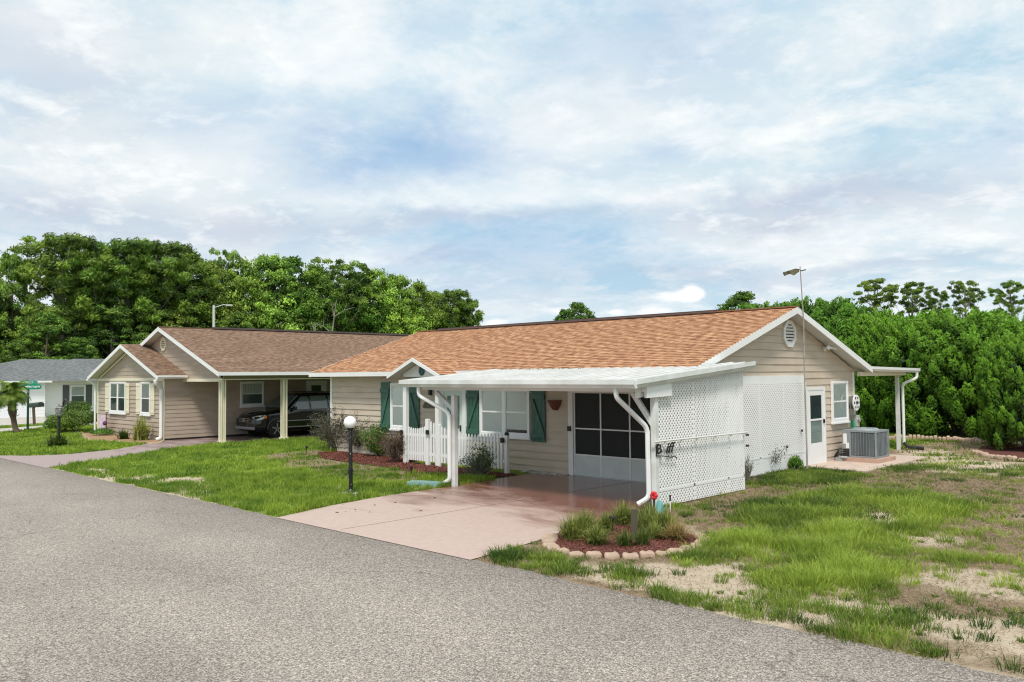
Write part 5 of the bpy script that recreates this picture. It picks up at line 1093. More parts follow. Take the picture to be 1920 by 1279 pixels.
b = MB(); b.tube([(-64.7, 31.6, 0), (-64.7, 31.6, 8.35)], [.14, .10], 8); b.tube([(-64.7, 31.6, 8.15), (-64.1, 32.1, 8.38), (-63.8, 32.4, 8.35)], .04, 6); b.box(-63.95, -63.5, 32.25, 32.6, 8.27, 8.4); b.build('pole', mat('pale_pole', (.5, .5, .48), .6), SL)
# turquoise mail/meter lid lying in the grass, as a tapered splash block
sb = MB(); sb.prism([(-15.05, 11.95, .0), (-14.30, 12.35, .0), (-14.36, 12.55, .0), (-15.2, 12.2, .0)], (0, 0, .07)); sb.prism([(-15.05, 11.95, .07), (-14.30, 12.35, .07), (-14.33, 12.40, .07), (-15.08, 12.0, .07)], (0, 0, .04)); sb.prism([(-15.19, 12.16, .07), (-14.38, 12.50, .07), (-14.36, 12.55, .07), (-15.2, 12.2, .07)], (0, 0, .04))
tag(sb.build('splash_block', mat('pale_turquoise', (.20, .36, .36), .6, c2=(.30, .44, .43), sc=5)), 'pale turquoise splash block lying in the grass by the left carport post', 'splash block')
# garden flag
GF = thing('garden_flag', (-38.8, 13.85, 0), 'pink garden flag on a thin stand before the tan bay wall', 'flag')
b = MB(); b.tube([(-38.35, 13.85, 0), (-38.35, 13.85, .95)], .014, 6); b.tube([(-38.35, 13.85, .93), (-39.4, 13.85, .93)], .012, 6); b.build('stand', BLACKM, GF)
b = MB(); b.box(-39.3, -38.5, 13.845, 13.855, .28, .92); b.build('cloth', mat('pink_cloth', (.74, .62, .68), .8, c2=(.58, .40, .52), sc=5), GF)
b = MB(); b.ball((-38.35, 13.78, .55), .10, 12, 8); tag(b.build('gazing_ball', mat('purple_glass', (.12, .04, .12), .15)), 'small dark purple ball beside the pink garden flag', 'ball')
# garden cross/flower: red flower and turquoise watering can ornament at the carport post
WC = thing('garden_stake', (*G(1232, 966), 0), 'red flower above a small turquoise watering can at the lattice corner', 'ornament')
gx_, gy_ = G(1232, 966)
b = MB(); b.lathe((gx_+.06, gy_, .04), [(.05, 0), (.075, 0), (.055, .20), (.05, .20)], 14); b.tube([(gx_+.12, gy_, .06), (gx_+.2, gy_, .17)], .012, 6); b.tube([(gx_+.02, gy_, .2)]+[(gx_+.06+.06*math.cos(a), gy_, .2+.06*math.sin(a)) for a in np.linspace(math.pi, 0, 8)], .008, 6); b.build('can', TURQ, WC)
b = MB()
for i in range(6): a = 2*math.pi*i/6; b.ball((gx_-.06+.045*math.cos(a), gy_, .34+.045*math.sin(a)), .035, 8, 6)
b.build('flower', REDP, WC); b = MB(); b.tube([(gx_-.06, gy_, 0), (gx_-.06, gy_, .34)], .02, 6); b.build('stem', DARKP, WC)
b = MB(); q = G(1257, 962); b.tube([(*q, 0), (*q, .30)], .010, 6); q_ = b.build('plant_label', VINYL); tag(q_, 'white stake with a black head by the foot of the lattice', 'stake'); b = MB(); b.lathe((*q, .22), [(.015, 0), (.018, .10)], 8); b.build('stake_head', DARKP, q_, org=abs_org(q_))
# path lights
def path_light(px, py, label, h=.30, wood=False):
    x, y = G(px, py); o = thing('path_light', (x, y, 0), label, 'path light', 'small solar path lights')
    b = MB(); b.tube([(x, y, 0), (x, y, h)], .012, 6); b.build('stake', DARKP, o)
    b = MB(); b.lathe((x, y, h), [(.02, -.04), (.035, 0), (.055, .02), (.05, .045), (.01, .06)], 12); b.build('head', DARKP, o)
path_light(1149, 1000, 'dark solar light among the strap plants of the near bed', .22)
path_light(771, 893, 'small solar light in the grass before the picket fence', .2)
path_light(1019, 882, 'small dark solar light in the pebbles below the siding', .28)
path_light(575, 851, 'short dark solar light at the left tip of the front bed', .2)
b = MB(); q = G(1190, 1012); b.box(q[0]-.035, q[0]+.035, q[1]-.035, q[1]+.035, 0, .46); tag(b.build('wooden_stake', mat('weathered_wood', (.10, .085, .06), .9)), 'weathered wooden stake standing in the near flower bed', 'stake')

# beds, pebbles
tag(sheet('mulch', BED_N, .022, MULCH), 'red mulch filling the stone edged bed beside the driveway', 'mulch', kind='stuff')
tag(sheet('mulch', BED_F, .020, MULCH), 'red mulch along the front of the beige house', 'mulch', kind='stuff')
tag(sheet('mulch', BED_NB, .020, MULCHT), 'tan mulch along the bay of the tan house', 'mulch', kind='stuff')
tag(sheet('mulch', BED_R, .020, MULCH), 'red mulch in the round bed near the hedge', 'mulch', kind='stuff')
tag(sheet('mulch', [(-9.93, 16.2), (-9.45, 16.4), (-9.55, 19), (-9.5, 21.0), (-9.93, 21.2)], .018, mat('dark_mulch', (.10, .05, .03), .95, c2=(.05, .025, .02), sc=35, bump=1)), 'dark mulch strip at the foot of the wall lattice', 'mulch', kind='stuff')
def chips(name, poly, n, m_, label, size=.03, z=.02, seed=3, pale=None):
    rg = np.random.default_rng(seed); xs = [p[0] for p in poly]; ys = [p[1] for p in poly]; x = rg.uniform(min(xs), max(xs), n*3); y = rg.uniform(min(ys), max(ys), n*3)
    k = inpoly(x, y, poly); x, y = x[k][:n], y[k][:n]; n = len(x); C = np.stack([x, y, np.full(n, z)+rg.uniform(0, .025, n)], 1); nr = unit(rg.normal(size=(n, 3))*.6+np.array([0, 0, 1]))
    V, F = leaf_quads(C, nr, size*rg.uniform(.6, 1.6, n), size*.45, rg); tag(mesh_np(name, V, F, np.repeat(rg.uniform(0, 1, n), 4), m_), label, 'mulch', kind='stuff')
MCH = leafmat('mulch_chips', (.07, .022, .016), (.30, .11, .075), 0, .9)
chips('mulch_chips', BED_N, 5000, MCH, 'loose red mulch chips in the stone edged bed', .035)
chips('mulch_chips', BED_F, 9000, MCH, 'loose red mulch chips along the house front', .045)
def pebbles(poly, n, label, seed=5):
    rg = np.random.default_rng(seed); xs = [p[0] for p in poly]; ys = [p[1] for p in poly]; b = MB(); c = 0
    while c < n:
        x, y = rg.uniform(min(xs), max(xs)), rg.uniform(min(ys), max(ys))
        if inpoly(np.array([x]), np.array([y]), poly)[0]: r_ = rg.uniform(.02, .05); b.lathe((x, y, .0), [(r_*.6, 0), (r_, r_*.4), (r_*.5, r_*.9)], 5); c += 1
    tag(b.build('pebbles', mat('pebble_white', (.60, .58, .53), .8, c2=(.25, .24, .22), sc=7), org=(0, 0, 0)), label, 'pebbles', kind='stuff')
pebbles([(-14.95, 15.6), (-13.62, 15.6), (-13.62, 15.92), (-14.95, 15.92)], 260, 'white pebbles along the base of the beige siding')
# edging stones: individual
def stones(pts, n, label, closed=False, w=.30, h=.06, nm='edging_stone', grp='stones edging the near flower bed'):
    P_ = [Vector((*p, 0)) for p in pts]; L_ = [0]
    for a, c in zip(P_[:-1], P_[1:]): L_.append(L_[-1]+(c-a).length)
    for i in range(n):
        s = L_[-1]*(i+.5)/n; k = max(j for j in range(len(L_)) if L_[j] <= s); k = min(k, len(P_)-2); t = (s-L_[k])/(L_[k+1]-L_[k]); c = P_[k].lerp(P_[k+1], t); d = (P_[k+1]-P_[k]).normalized(); q = Vector((-d.y, d.x, 0))
        ww = L_[-1]/n*random.uniform(.80, .98)/2; hh = h*random.uniform(.8, 1.35); dd = .10*random.uniform(.8, 1.3); b = MB(); rings = []
        for z, f in ((0, 1), (hh*.6, 1.0), (hh*.9, .86), (hh, .55)):
            rings.append([c+d*(ww*f*math.copysign(abs(math.cos(a))**.6, math.cos(a)))+q*(dd*f*math.copysign(abs(math.sin(a))**.7, math.sin(a)))+Vector((0, 0, z+.012*math.sin(a*3+i))) for a in np.linspace(0, 2*math.pi, 13)[:-1]])
        for r_ in rings: b.v += [tuple(p) for p in r_]
        for u in range(3):
            for v in range(12): b.f.append((u*12+v, u*12+(v+1) % 12, (u+1)*12+(v+1) % 12, (u+1)*12+v))
        b.f.append(tuple(36+v for v in range(12))); o = b.build(nm, STONE, org=c, smooth=True); tag(o, label, 'stone', grp)
stones(BED_N[:9], 15, 'pale scalloped edging stone around the near red mulch bed')
stones(gp([(1035, 1006), (1028, 1022)]), 1, 'pale scalloped edging stone around the near red mulch bed')
stones(BED_R[:5], 14, 'pale scalloped edging stone around the round bed near the hedge', h=.10, grp='stones edging the bed near the hedge')
stones(BED_NB[:6], 22, 'pale edging block around the mulch bed before the tan bay', h=.05, grp='blocks edging the bed of the tan house')
HB = gp([(1620, 826), (1700, 824), (1780, 826), (1850, 832)])
stones(HB, 34, 'scalloped edging block in the row under the hedge', h=.14, grp='edging blocks under the hedge')

# ------------------------------------------------------------------ plants
def strap_clump(x, y, h, r_, n, m_, label, name='grass_clump', seed=0, cat='plant', group=None, wd=.016, tlo=0, thi=1, z0=.02):
    """arching strap leaves from one base"""
    rg = np.random.default_rng(seed+int(abs(x*100))); a = rg.uniform(0, 2*math.pi, n); L_ = h*rg.uniform(.6, 1.15, n); sp = rg.uniform(.15, 1.0, n)*r_; segs = 4; V = np.zeros((n, segs+1, 2, 3)); bx = x+rg.normal(size=n)*r_*.14; by = y+rg.normal(size=n)*r_*.14
    for i in range(segs+1):
        t = i/segs; rad = sp*(t**1.4); z = z0+L_*(t-.72*t*t*(sp/r_)**1.2); w = wd*(1-t*.9)/2
        cx = bx+np.cos(a)*rad; cy = by+np.sin(a)*rad; px_, py_ = -np.sin(a)*w, np.cos(a)*w
        V[:, i, 0] = np.stack([cx+px_, cy+py_, z], 1); V[:, i, 1] = np.stack([cx-px_, cy-py_, z], 1)
    base = np.arange(n)[:, None]*(2*(segs+1))+np.arange(segs)[None]*2; F = np.stack([base, base+1, base+3, base+2], -1).reshape(-1, 4)
    o = mesh_np(name, V.reshape(-1, 3), F, np.repeat(rg.uniform(tlo, thi, n), 2*(segs+1)), m_, org=(x, y, 0)); return tag(o, label, cat, group)
LG = 'strap leaved clumps in the near bed'
near = [(1075, 1012, .34, .34, 'large green strap leaved clump at the left end of the near bed'), (1098, 1006, .36, .30, 'tall green strap clump behind the left end of the near bed'), (1118, 1022, .26, .28, 'yellowish strap clump beside the large left clump of the near bed'), (1135, 1000, .28, .18, 'small upright strap clump behind the left group of the near bed'),
        (1172, 1026, .22, .20, 'small dark strap clump at the front middle of the near bed'), (1205, 1024, .22, .17, 'small dark strap clump right of the wooden stake base'), (1170, 985, .34, .32, 'dark strap clump at the back of the near bed, left of the stake'), (1215, 985, .30, .28, 'green strap clump at the back of the near bed near the lattice'),
        (1225, 1012, .24, .24, 'thin yellow green strap clump in the middle right of the near bed'), (1243, 1000, .34, .34, 'full yellow edged strap clump on the right side of the near bed'), (1212, 998, .28, .26, 'yellowish strap clump just right of the wooden stake'), (1268, 1014, .24, .28, 'straw coloured strap clump at the right end of the near bed')]
for i, (px, py, h, r_, lb) in enumerate(near):
    x, y = G(px, py); strap_clump(x, y, h*1.3, r_*1.35, 420 if i not in (4, 5, 8) else 220, LF_LIRI if i != 11 else LF_STRAW, lb, 'strap_clump', i, group=LG, thi=.9 if i not in (4, 5) else .4)
x, y = G(1885, 840); strap_clump(x, y, .55, 1.0, 420, LF_STRAW, 'straw yellow grass clump in the round bed near the hedge', 'ornamental_grass', 40)
x, y = G(265, 826); strap_clump(x, y, 1.05, .65, 260, LF_LIRI, 'tall pale green flax clump at the right of the tan bay bed', 'flax_plant', 41, wd=.06, tlo=.3)
x, y = G(232, 824); strap_clump(x, y, .5, .5, 200, LF_LIRI, 'low dark strap plant under the double window of the tan bay', 'strap_clump', 42, thi=.25, wd=.04)
x, y = G(108, 838); strap_clump(x, y, .5, .75, 320, LF_LIRI, 'low dark lily clump around the far lantern post', 'lily_clump', 43, thi=.3, wd=.05)

def bush(name, x, y, H, R_, n, m_, label, seed, leaf=.12, cat='bush', z0=0.0, flower=None):
    rg = np.random.default_rng(seed); nc = 26; o = thing(name, (x, y, 0), label, cat)
    b = MB(); c = []
    for i in range(nc):
        d = rnd_dirs(1, rg)[0]; c.append((x+d[0]*R_*.7, y+d[1]*R_*.7, z0+H*.45+abs(d[2])*H*.35-(.1*H if d[2] < 0 else 0)))
    for p in c[:10]: b.tube([(x+rg.normal()*.03, y+rg.normal()*.03, 0), p], [.02, .006], 5)
    b.build('stem', TWIG, o); c = np.array(c); idx = rg.integers(0, nc, n); d = rnd_dirs(n, rg); C = c[idx]+d*np.array([R_*.36, R_*.36, H*.22])*rg.uniform(.6, 1.05, n)[:, None]; C[:, 2] = np.maximum(C[:, 2], .02)
    V, F = leaf_quads(C, unit(d+rg.normal(size=(n, 3))*.5+np.array([0, 0, .3])), leaf*rg.uniform(.6, 1.3, n), leaf*.5, rg); ct = rg.uniform(0, 1, nc)
    mesh_np('leaves', V, F, np.repeat(np.clip(ct[idx]*.6+rg.uniform(0, .4, n), 0, 1), 4), m_, o, org=(x, y, 0))
    return o
def twig_bush(name, x, y, H, R_, nb, nl, m_, label, seed, leaf=.035, flower=0, up_=.6):
    """bare branching stems with a few leaves"""
    rg = np.random.default_rng(seed); o = thing(name, (x, y, 0), label, 'bush'); b = MB(); tips = []
    for i in range(nb):
        a = rg.uniform(0, 6.28); el_ = rg.uniform(up_, 1.45); L_ = H*rg.uniform(.6, 1.1)
        p = Vector((x, y, 0)); d = Vector((math.cos(a)*math.cos(el_), math.sin(a)*math.cos(el_), math.sin(el_))); pts = [p]
        for k in range(5): d = (d+Vector(rg.normal(size=3)*.10)+Vector((0, 0, .03))).normalized(); p = p+d*L_/5; pts.append(p)
        b.tube(pts, [.010, .009, .008, .007, .005, .003], 4, False); tips += [tuple(q) for q in pts[2:]]
        for k in (2, 3, 4):
            for s in range(2):
                dd = (d+Vector(rg.normal(size=3)*.7)).normalized(); q = pts[k]+dd*L_*rg.uniform(.15, .35); b.tube([pts[k], q], [.005, .002], 3, False); tips.append(tuple(q)); tips.append(tuple((pts[k]+q)/2))
    b.build('branches', TWIG, o); T_ = np.array(tips); idx = rg.integers(0, len(T_), nl); C = T_[idx]+rg.normal(size=(nl, 3))*.05; C[:, 2] = np.maximum(C[:, 2], .03)
    V, F = leaf_quads(C, rnd_dirs(nl, rg), leaf*rg.uniform(.7, 1.5, nl), leaf*.5, rg); mesh_np('leaves', V, F, np.repeat(rg.uniform(0, 1, nl), 4), m_, o, org=(x, y, 0))
    if flower:
        idx = rg.integers(0, len(T_), flower); C = T_[idx]+rg.normal(size=(flower, 3))*.04; C[:, 2] = np.maximum(C[:, 2], H*.45); V, F = leaf_quads(C, rnd_dirs(flower, rg), .06, .05, rg); mesh_np('flowers', V, F, np.repeat(rg.uniform(0, 1, flower), 4), PINKF, o, org=(x, y, 0))
    return o
x, y = G(632, 846); twig_bush('rose_bush', x, y, 1.5, 1.1, 90, 5200, LF_OLIVE, 'large bare twiggy bush at the left corner of the beige house', 11, .06); strap_clump(x, y, .5, .6, 220, LF_OLIVE, 'dark spiky foliage at the foot of the bare corner bush', 'spiky_plant', 3, thi=.3, wd=.03)
x, y = G(680, 850); twig_bush('rose_bush', x, y, 1.3, 1.0, 90, 5200, LF_OLIVE, 'greyish twiggy bush behind the globe lamp post', 12, .055)
x, y = G(712, 856); twig_bush('rose_bush', x, y, 1.0, .9, 70, 7000, LF_DARK, 'pink flowering bush right of the globe lamp post', 13, .05, flower=70)
x, y = G(742, 868); twig_bush('nandina_bush', x, y, .85, .6, 70, 3600, LF_RED, 'reddish brown bush left of the picket fence', 14, .045, up_=.9)
x, y = G(908, 893); twig_bush('flowering_shrub', x, y, .72, .38, 34, 1500, LF_DARK, 'dark leafy shrub in front of the picket fence', 15, .05, up_=.8)
x, y = G(893, 895); twig_bush('flowering_shrub', x, y, .6, .4, 22, 500, LF_GREY, 'sparse pale shrub left of the dark leafy shrub', 16, .045, up_=.7)
x, y = G(1443, 888); twig_bush('flowering_shrub', x, y, .75, .25, 16, 700, LF_OLIVE, 'thin grey green shrub against the wall lattice', 17, .04, up_=1.1)
x, y = G(1492, 884); bush('leafy_shrub', x, y, .42, .20, 1500, LF_HEDGE, 'small bright green leafy shrub against the wall lattice', 18, .05)
x, y = G(1401, 905); twig_bush('flowering_shrub', x, y, .6, .2, 12, 200, LF_DARK, 'sparse dark sprig between the carport lattice and the wall lattice', 19, .04, up_=1.1)
x, y = G(138, 812); bush('round_shrub', x-.3, y+.2, 1.15, 1.25, 9000, LF_DARK, 'large round dark green shrub left of the tan bay', 20, .09)
x, y = G(103, 812); bush('round_shrub', x, y+.3, 1.0, .8, 4000, LF_DARK, 'smaller round dark shrub left of the large round one', 21, .09)
x, y = G(145, 786); bush('round_shrub', x, y, 1.2, .9, 3000, LF_DARK, 'dark round bush below the white house window', 22, .12)
x, y = G(192, 817); bush('low_shrub', x, y, .35, .55, 1800, LF_DARK, 'low dark shrub at the foot of the pink garden flag', 23, .06)
x, y = G(1920, 815); bush('leafy_shrub', x+.5, y-1, 1.6, 1.4, 7000, LF_MID, 'leafy green shrub at the foot of the hedge by the round bed', 24, .12)
x, y = G(1790, 812); bush('leafy_shrub', x, y, 1.0, .9, 3500, LF_MID, 'small green shrub in the dark gap under the hedge', 25, .1)

# palm trees
def frond(V, F, T, base, a, el_, L_, rg, nl=26, ll=.45, fan=False, droop=1.0):
    d = np.array([math.cos(a)*math.cos(el_), math.sin(a)*math.cos(el_), math.sin(el_)]); side = np.array([-math.sin(a), math.cos(a), 0]); p = np.array(base, float); tint = rg.uniform(.2, 1)
    for i in range(nl):
        t = i/nl; p = p+d*L_/nl; d = d+np.array([0, 0, -droop*.075*(L_/1.2)]); d /= np.linalg.norm(d)
        for s in (-1, 1):
            l_ = ll*(math.sin(math.pi*min(1, t+.12))**.7+.05); q = p+(side*s*.85+d*.55+np.array([0, 0, -.25*droop]))*l_*.9; k = len(V); w = side*0+d*.022*(ll/.3)
            V += [p-w, p+w, q]; F.append((k, k+1, k+2)); T += [tint]*3
def palm(x, y, H, L_, n, label, seed, name='palm', leafm=LF_PALM, lean=(0, 0), r_=.12, dead=0, ll=.45, droop=1.0):
    rg = np.random.default_rng(seed); o = thing(name, (x, y, 0), label, 'palm'); b = MB(); k = 8
    pts = [(x+lean[0]*(1-(1-i/k)**2), y+lean[1]*(1-(1-i/k)**2), H*i/k) for i in range(k+1)]; b.tube(pts, [r_*(1.3 if i == 0 else 1.0 if i < 4 else 1.5 if i < 8 else 1.1) for i in range(k+1)], 9)
    for i in range(40): t = rg.uniform(.45, 1); a = rg.uniform(0, 6.28); q = Vector(pts[int(t*k)]); b.bar(q, q+Vector((math.cos(a)*r_*2, math.sin(a)*r_*2, r_*1.3)), r_*.35, r_*.2)
    b.build('trunk', mat('palm_bark', (.13, .095, .06), .9, c2=(.06, .04, .03), sc=12, bump=.8), o)
    V, F, T = [], [], []
    for i in range(n): frond(V, F, T, pts[-1], rg.uniform(0, 6.28), rg.uniform(-.1, 1.35), L_*rg.uniform(.8, 1.1), rg, ll=ll, droop=droop)
    mesh_np('fronds', np.array(V), np.array(F), T, leafm, o, org=(x, y, 0))
    if dead:
        V, F, T = [], [], []
        for i in range(dead): frond(V, F, T, pts[-1], rg.uniform(0, 6.28), rg.uniform(-1.2, -.5), L_*.8, rg, ll=ll, droop=.5)
        mesh_np('dead_fronds', np.array(V), np.array(F), T, LF_DEAD, o, org=(x, y, 0))
x, y = G(31, 812); palm(x, y, 1.85, 1.15, 70, 'small leaning date palm on the corner lawn', 31, 'date_palm', lean=(-.30, -.15), ll=.34, droop=1.4)
x, y = G(171, 812); palm(-47.8, 17.4, 1.6, 1.0, 26, 'small palm half hidden behind the corner of the tan bay', 32, 'date_palm', ll=.3, droop=1.4)
d_ = ray(15, 600); palm(d_[0]*80, d_[1]*80, 7.5, 3.0, 36, 'tall fan palm at the left end of the wood', 33, 'fan_palm', LF_MID, r_=.22, dead=26, ll=1.3)
d_ = ray(35, 640); palm(d_[0]*78, d_[1]*78, 4.8, 2.4, 30, 'shorter fan palm with dry hanging fronds left of the white house roof', 34, 'fan_palm', LF_MID, r_=.2, dead=30, ll=1.1)

# ------------------------------------------------------------------ trees
WG = 'trees of the dense wood behind the houses'
OA = grow_tree('broadleaf_tree', 'oak', 14, 4.6, 51, 3.0, 190, 26000, .27, LF_MID, BARK)
OB = grow_tree('broadleaf_tree', 'oak', 14, 4.0, 52, 2.5, 170, 24000, .26, LF_DARK, BARK)
OC = grow_tree('broadleaf_tree', 'oak', 14, 5.0, 53, 3.5, 200, 26000, .28, LF_MID, BARKP)
PA = grow_tree('pine_tree', 'pine', 14, 4.6, 54, 4.5, 240, 26000, .34, LF_PINE, BARKP)
PB = grow_tree('pine_tree', 'pine', 14, 3.6, 55, 7.5, 90, 9000, .36, LF_PINE, BARKP)
LB = {'OA': 'bright green broadleaf tree packed in the dense wood behind the houses', 'OB': 'dark green broadleaf tree packed in the dense wood behind the houses', 'OC': 'wide mid green broadleaf tree packed in the dense wood behind the houses', 'PA': 'dark tufted pine packed in the dense wood behind the houses'}
PR_ = {'OA': OA, 'OB': OB, 'OC': OC, 'PA': PA, 'PB': PB}
# front row: (px, top py, distance, kind, width, own label)
row = [(-60, 470, 66, 'OB', 1, None), (22, 470, 66, 'OA', .55, 'pale green tree at the far left edge of the wood'), (66, 560, 64, 'OA', .7, None), (120, 437, 70, 'PA', 1.0, 'tallest dark pine at the left of the wood'), (190, 452, 72, 'PA', .9, None), (250, 447, 72, 'PA', 1.05, 'broad yellow green pine right of the tallest pine'), (310, 452, 74, 'PA', .9, None),
       (355, 470, 76, 'OB', .9, None), (392, 486, 78, 'OA', .8, None), (421, 466, 82, 'PB', .55, 'thin open topped pine sticking out above the wood'), (455, 484, 80, 'OC', .7, None), (505, 474, 82, 'OA', .9, None), (545, 478, 84, 'OB', .9, None), (590, 492, 84, 'OC', .75, None),
       (632, 486, 84, 'PB', 1.1, 'open pine with a leaning pale trunk in the middle of the wood'), (672, 508, 88, 'OB', .9, None), (705, 503, 90, 'OC', .8, None), (745, 512, 92, 'OA', .8, None), (785, 526, 96, 'OC', .7, None), (815, 545, 98, 'OA', .7, None), (848, 541, 100, 'PA', .85, 'dark tufted tree near the right end of the wood'), (872, 556, 102, 'PA', .55, 'last tree at the right end of the wood')]
for px, ty, d, k, ws, lb in row: put(PR_[k], px, ty, 86+(d-64)*.55, 14, ws, label=lb or LB[k], group=None if lb else WG)
row2 = [(-20, 520, 76, 'OB'), (70, 545, 80, 'OC'), (150, 500, 82, 'OB'), (225, 500, 84, 'OC'), (290, 505, 85, 'OB'), (345, 505, 86, 'OA'), (405, 515, 88, 'OB'), (470, 510, 92, 'OC'), (530, 515, 94, 'OB'), (600, 520, 96, 'OC'), (655, 525, 98, 'OB'), (725, 535, 102, 'OB'), (770, 545, 106, 'OC'), (830, 560, 110, 'OB'),
        (90, 560, 62, 'OB'), (210, 565, 66, 'OB'), (330, 560, 69, 'OA'), (440, 562, 72, 'OB'), (560, 560, 77, 'OB'), (690, 570, 84, 'OB'), (270, 600, 64, 'OA'), (150, 610, 62, 'OB'), (500, 590, 74, 'OA'), (620, 585, 80, 'OB'), (750, 585, 90, 'OB'), (385, 600, 70, 'OB'), (30, 620, 60, 'OB')]
for px, ty, d, k in row2: put(PR_[k], px, ty+22, 82+(d-60)*.75, 14, 1.15, label=LB[k], group=WG)
def snag(px, d0, H, label, seed, lean):
    rg = np.random.default_rng(seed); r_ = ray(px, 640); hn = math.hypot(r_[0], r_[1]); x, y = r_[0]/hn*d0, r_[1]/hn*d0; o = thing('bare_tree', (x, y, 0), label, 'tree'); b = MB(); q = Vector((rt[0], rt[1], 0)).normalized()
    pts = [Vector((x, y, 0))+q*lean*(i/6)**1.4*H+Vector((0, 0, H*i/6)) for i in range(7)]; b.tube(pts, [.17, .15, .13, .11, .085, .06, .03], 8); b.build('trunk', mat('grey_bark', (.27, .25, .21), .9, c2=(.15, .14, .12), sc=3), o); b = MB()
    for k in (2, 3, 3, 4, 5, 5):
        a = rg.uniform(-1, 1); e_ = pts[k]+q*a*H*.22+Vector((0, 0, H*rg.uniform(.05, .2))); m_ = (pts[k]+e_)/2+Vector((0, 0, .2)); b.tube([pts[k], m_, e_], [.055, .04, .02], 5); b.tube([m_, m_+(q*rg.uniform(-1, 1)+Vector((0, 0, .8)))*H*.09], [.04, .015], 4)
    b.build('limb', mat('grey_bark', (.42, .39, .34), .9), o)
snag(612, 90, 10.5, 'pale leaning bare trunk before the middle of the wood', 3, .10)
snag(590, 90, 8.0, 'thin pale upright bare trunk left of the leaning one', 4, .01)
snag(217, 88, 8.0, 'forked pale bare trunk in the wood above the tan bay roof', 6, -.05)
# undergrowth: one dense mass under the wood
def undergrowth():
    rg = np.random.default_rng(77); n = 46000; px = rg.uniform(-120, 930, n); dist = 84+px*.022+rg.uniform(0, 12, n); H_ = 4.6+2.6*vnoise(px*.02, dist*.2, 1.0)
    d = fw[None]+rt[None]*((px-960)/FPX)[:, None]-up[None]*((690-639.5)/FPX); hn = np.hypot(d[:, 0], d[:, 1]); C = np.stack([d[:, 0]/hn*dist, d[:, 1]/hn*dist, rg.uniform(0, 1, n)**.8*H_], 1)
    V, F = leaf_quads(C, unit(rnd_dirs(n, rg)+np.array([.3, -.5, .5])), .55*rg.uniform(.5, 1.3, n), .35, rg); t = np.clip(vnoise(C[:, 0], C[:, 1]+C[:, 2]*2, .6)*.9, 0, 1); tag(mesh_np('undergrowth', V, F, np.repeat(t, 4), LF_DARK), 'tangled dark undergrowth filling the foot of the wood', 'undergrowth', kind='stuff')
undergrowth()
put(OB, 1085, 565, 95, 14, .95, label='round topped tree peeping over the orange roof ridge', group=None); put(OB, 1060, 578, 98, 14, .9, label='lower tree left of the round topped tree above the ridge')
put(OB, 1390, 545, 62, 14, 1.15, label='grey green tree above the right end of the orange ridge')
# umbrella pines beyond the hedge
PU = grow_tree('pine_tree', 'pine', 14, 2.5, 58, 9.9, 70, 7000, .28, LF_PINE, BARKP)
for px, ty, w, lb in ((1640, 521, 1.15, 'widest umbrella pine beyond the hedge, leftmost of the four'), (1711, 527, 1.0, 'umbrella pine beyond the hedge, second from the left'), (1808, 524, .85, 'umbrella pine with a bare trunk beyond the middle of the hedge'), (1893, 526, .95, 'forked umbrella pine at the right edge above the hedge'), (1762, 545, .7, 'thin sparse pine between two umbrella pines'), (1935, 590, .6, 'small pine at the far right above the hedge')):
    put(PU, px, ty, 78, 14, w, label=lb, group='pines beyond the hedge')

# hedge trees: dense rounded domes of upright shoots
def hedge_proto(seed, n, m_, top=1.0):
    rg = np.random.default_rng(seed); o = thing('hedge_tree', (0, 0, 0)); H, R_ = 5.4, 2.7; b = MB()
    for i in range(6): a = i*1.05; b.tube([(.25*math.cos(a), .25*math.sin(a), -.05), (.8*math.cos(a), .8*math.sin(a), 1.6), (1.5*math.cos(a), 1.5*math.sin(a), 3.4)], [.10, .07, .03], 6)
    b.build('trunk', BARK, o)
    nc = 560; u = rg.uniform(0, 1, nc); th = rg.uniform(0, 6.28, nc); z = .35+(H-.45)*u**.75; prof = np.where(z < 3.4, .88+.12*(z/3.4), np.sqrt(np.clip(1-((z-3.4)/2.05)**2, 0, 1)))
    lobe = 1+.05*np.sin(th*4+seed)+.05*np.sin(th*9+z*2.3+seed*2)+.04*np.sin(z*5+th*3); rad = R_*prof*lobe*(1-.12*rg.uniform(0, 1, nc)**2)
    c = np.stack([rad*np.cos(th), rad*np.sin(th), z], 1); rc = rg.uniform(.15, .30, nc)
    idx = rg.integers(0, nc, n); d = rnd_dirs(n, rg); out = unit(c[idx]*np.array([1, 1, .25])); ax = unit(out*.55+np.array([0, 0, 1.]))
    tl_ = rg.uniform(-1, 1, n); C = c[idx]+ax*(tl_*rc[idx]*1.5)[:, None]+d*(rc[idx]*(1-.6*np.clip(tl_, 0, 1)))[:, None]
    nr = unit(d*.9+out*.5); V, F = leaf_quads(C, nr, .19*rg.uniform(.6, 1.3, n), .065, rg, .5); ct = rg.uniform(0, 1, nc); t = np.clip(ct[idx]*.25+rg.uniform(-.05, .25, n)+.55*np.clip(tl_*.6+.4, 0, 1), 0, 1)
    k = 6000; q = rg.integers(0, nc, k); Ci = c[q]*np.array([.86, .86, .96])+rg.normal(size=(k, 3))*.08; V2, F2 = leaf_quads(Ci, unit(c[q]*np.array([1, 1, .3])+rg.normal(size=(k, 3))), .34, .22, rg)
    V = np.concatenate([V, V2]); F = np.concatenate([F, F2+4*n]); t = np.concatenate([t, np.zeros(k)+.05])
    mesh_np('crown', V, F, np.repeat(t, 4), m_, o); return o
HG = hedge_proto(61, 80000, LF_HEDGE); HG2 = hedge_proto(62, 80000, LF_HEDGE); HD = hedge_proto(63, 70000, LF_HDARK)
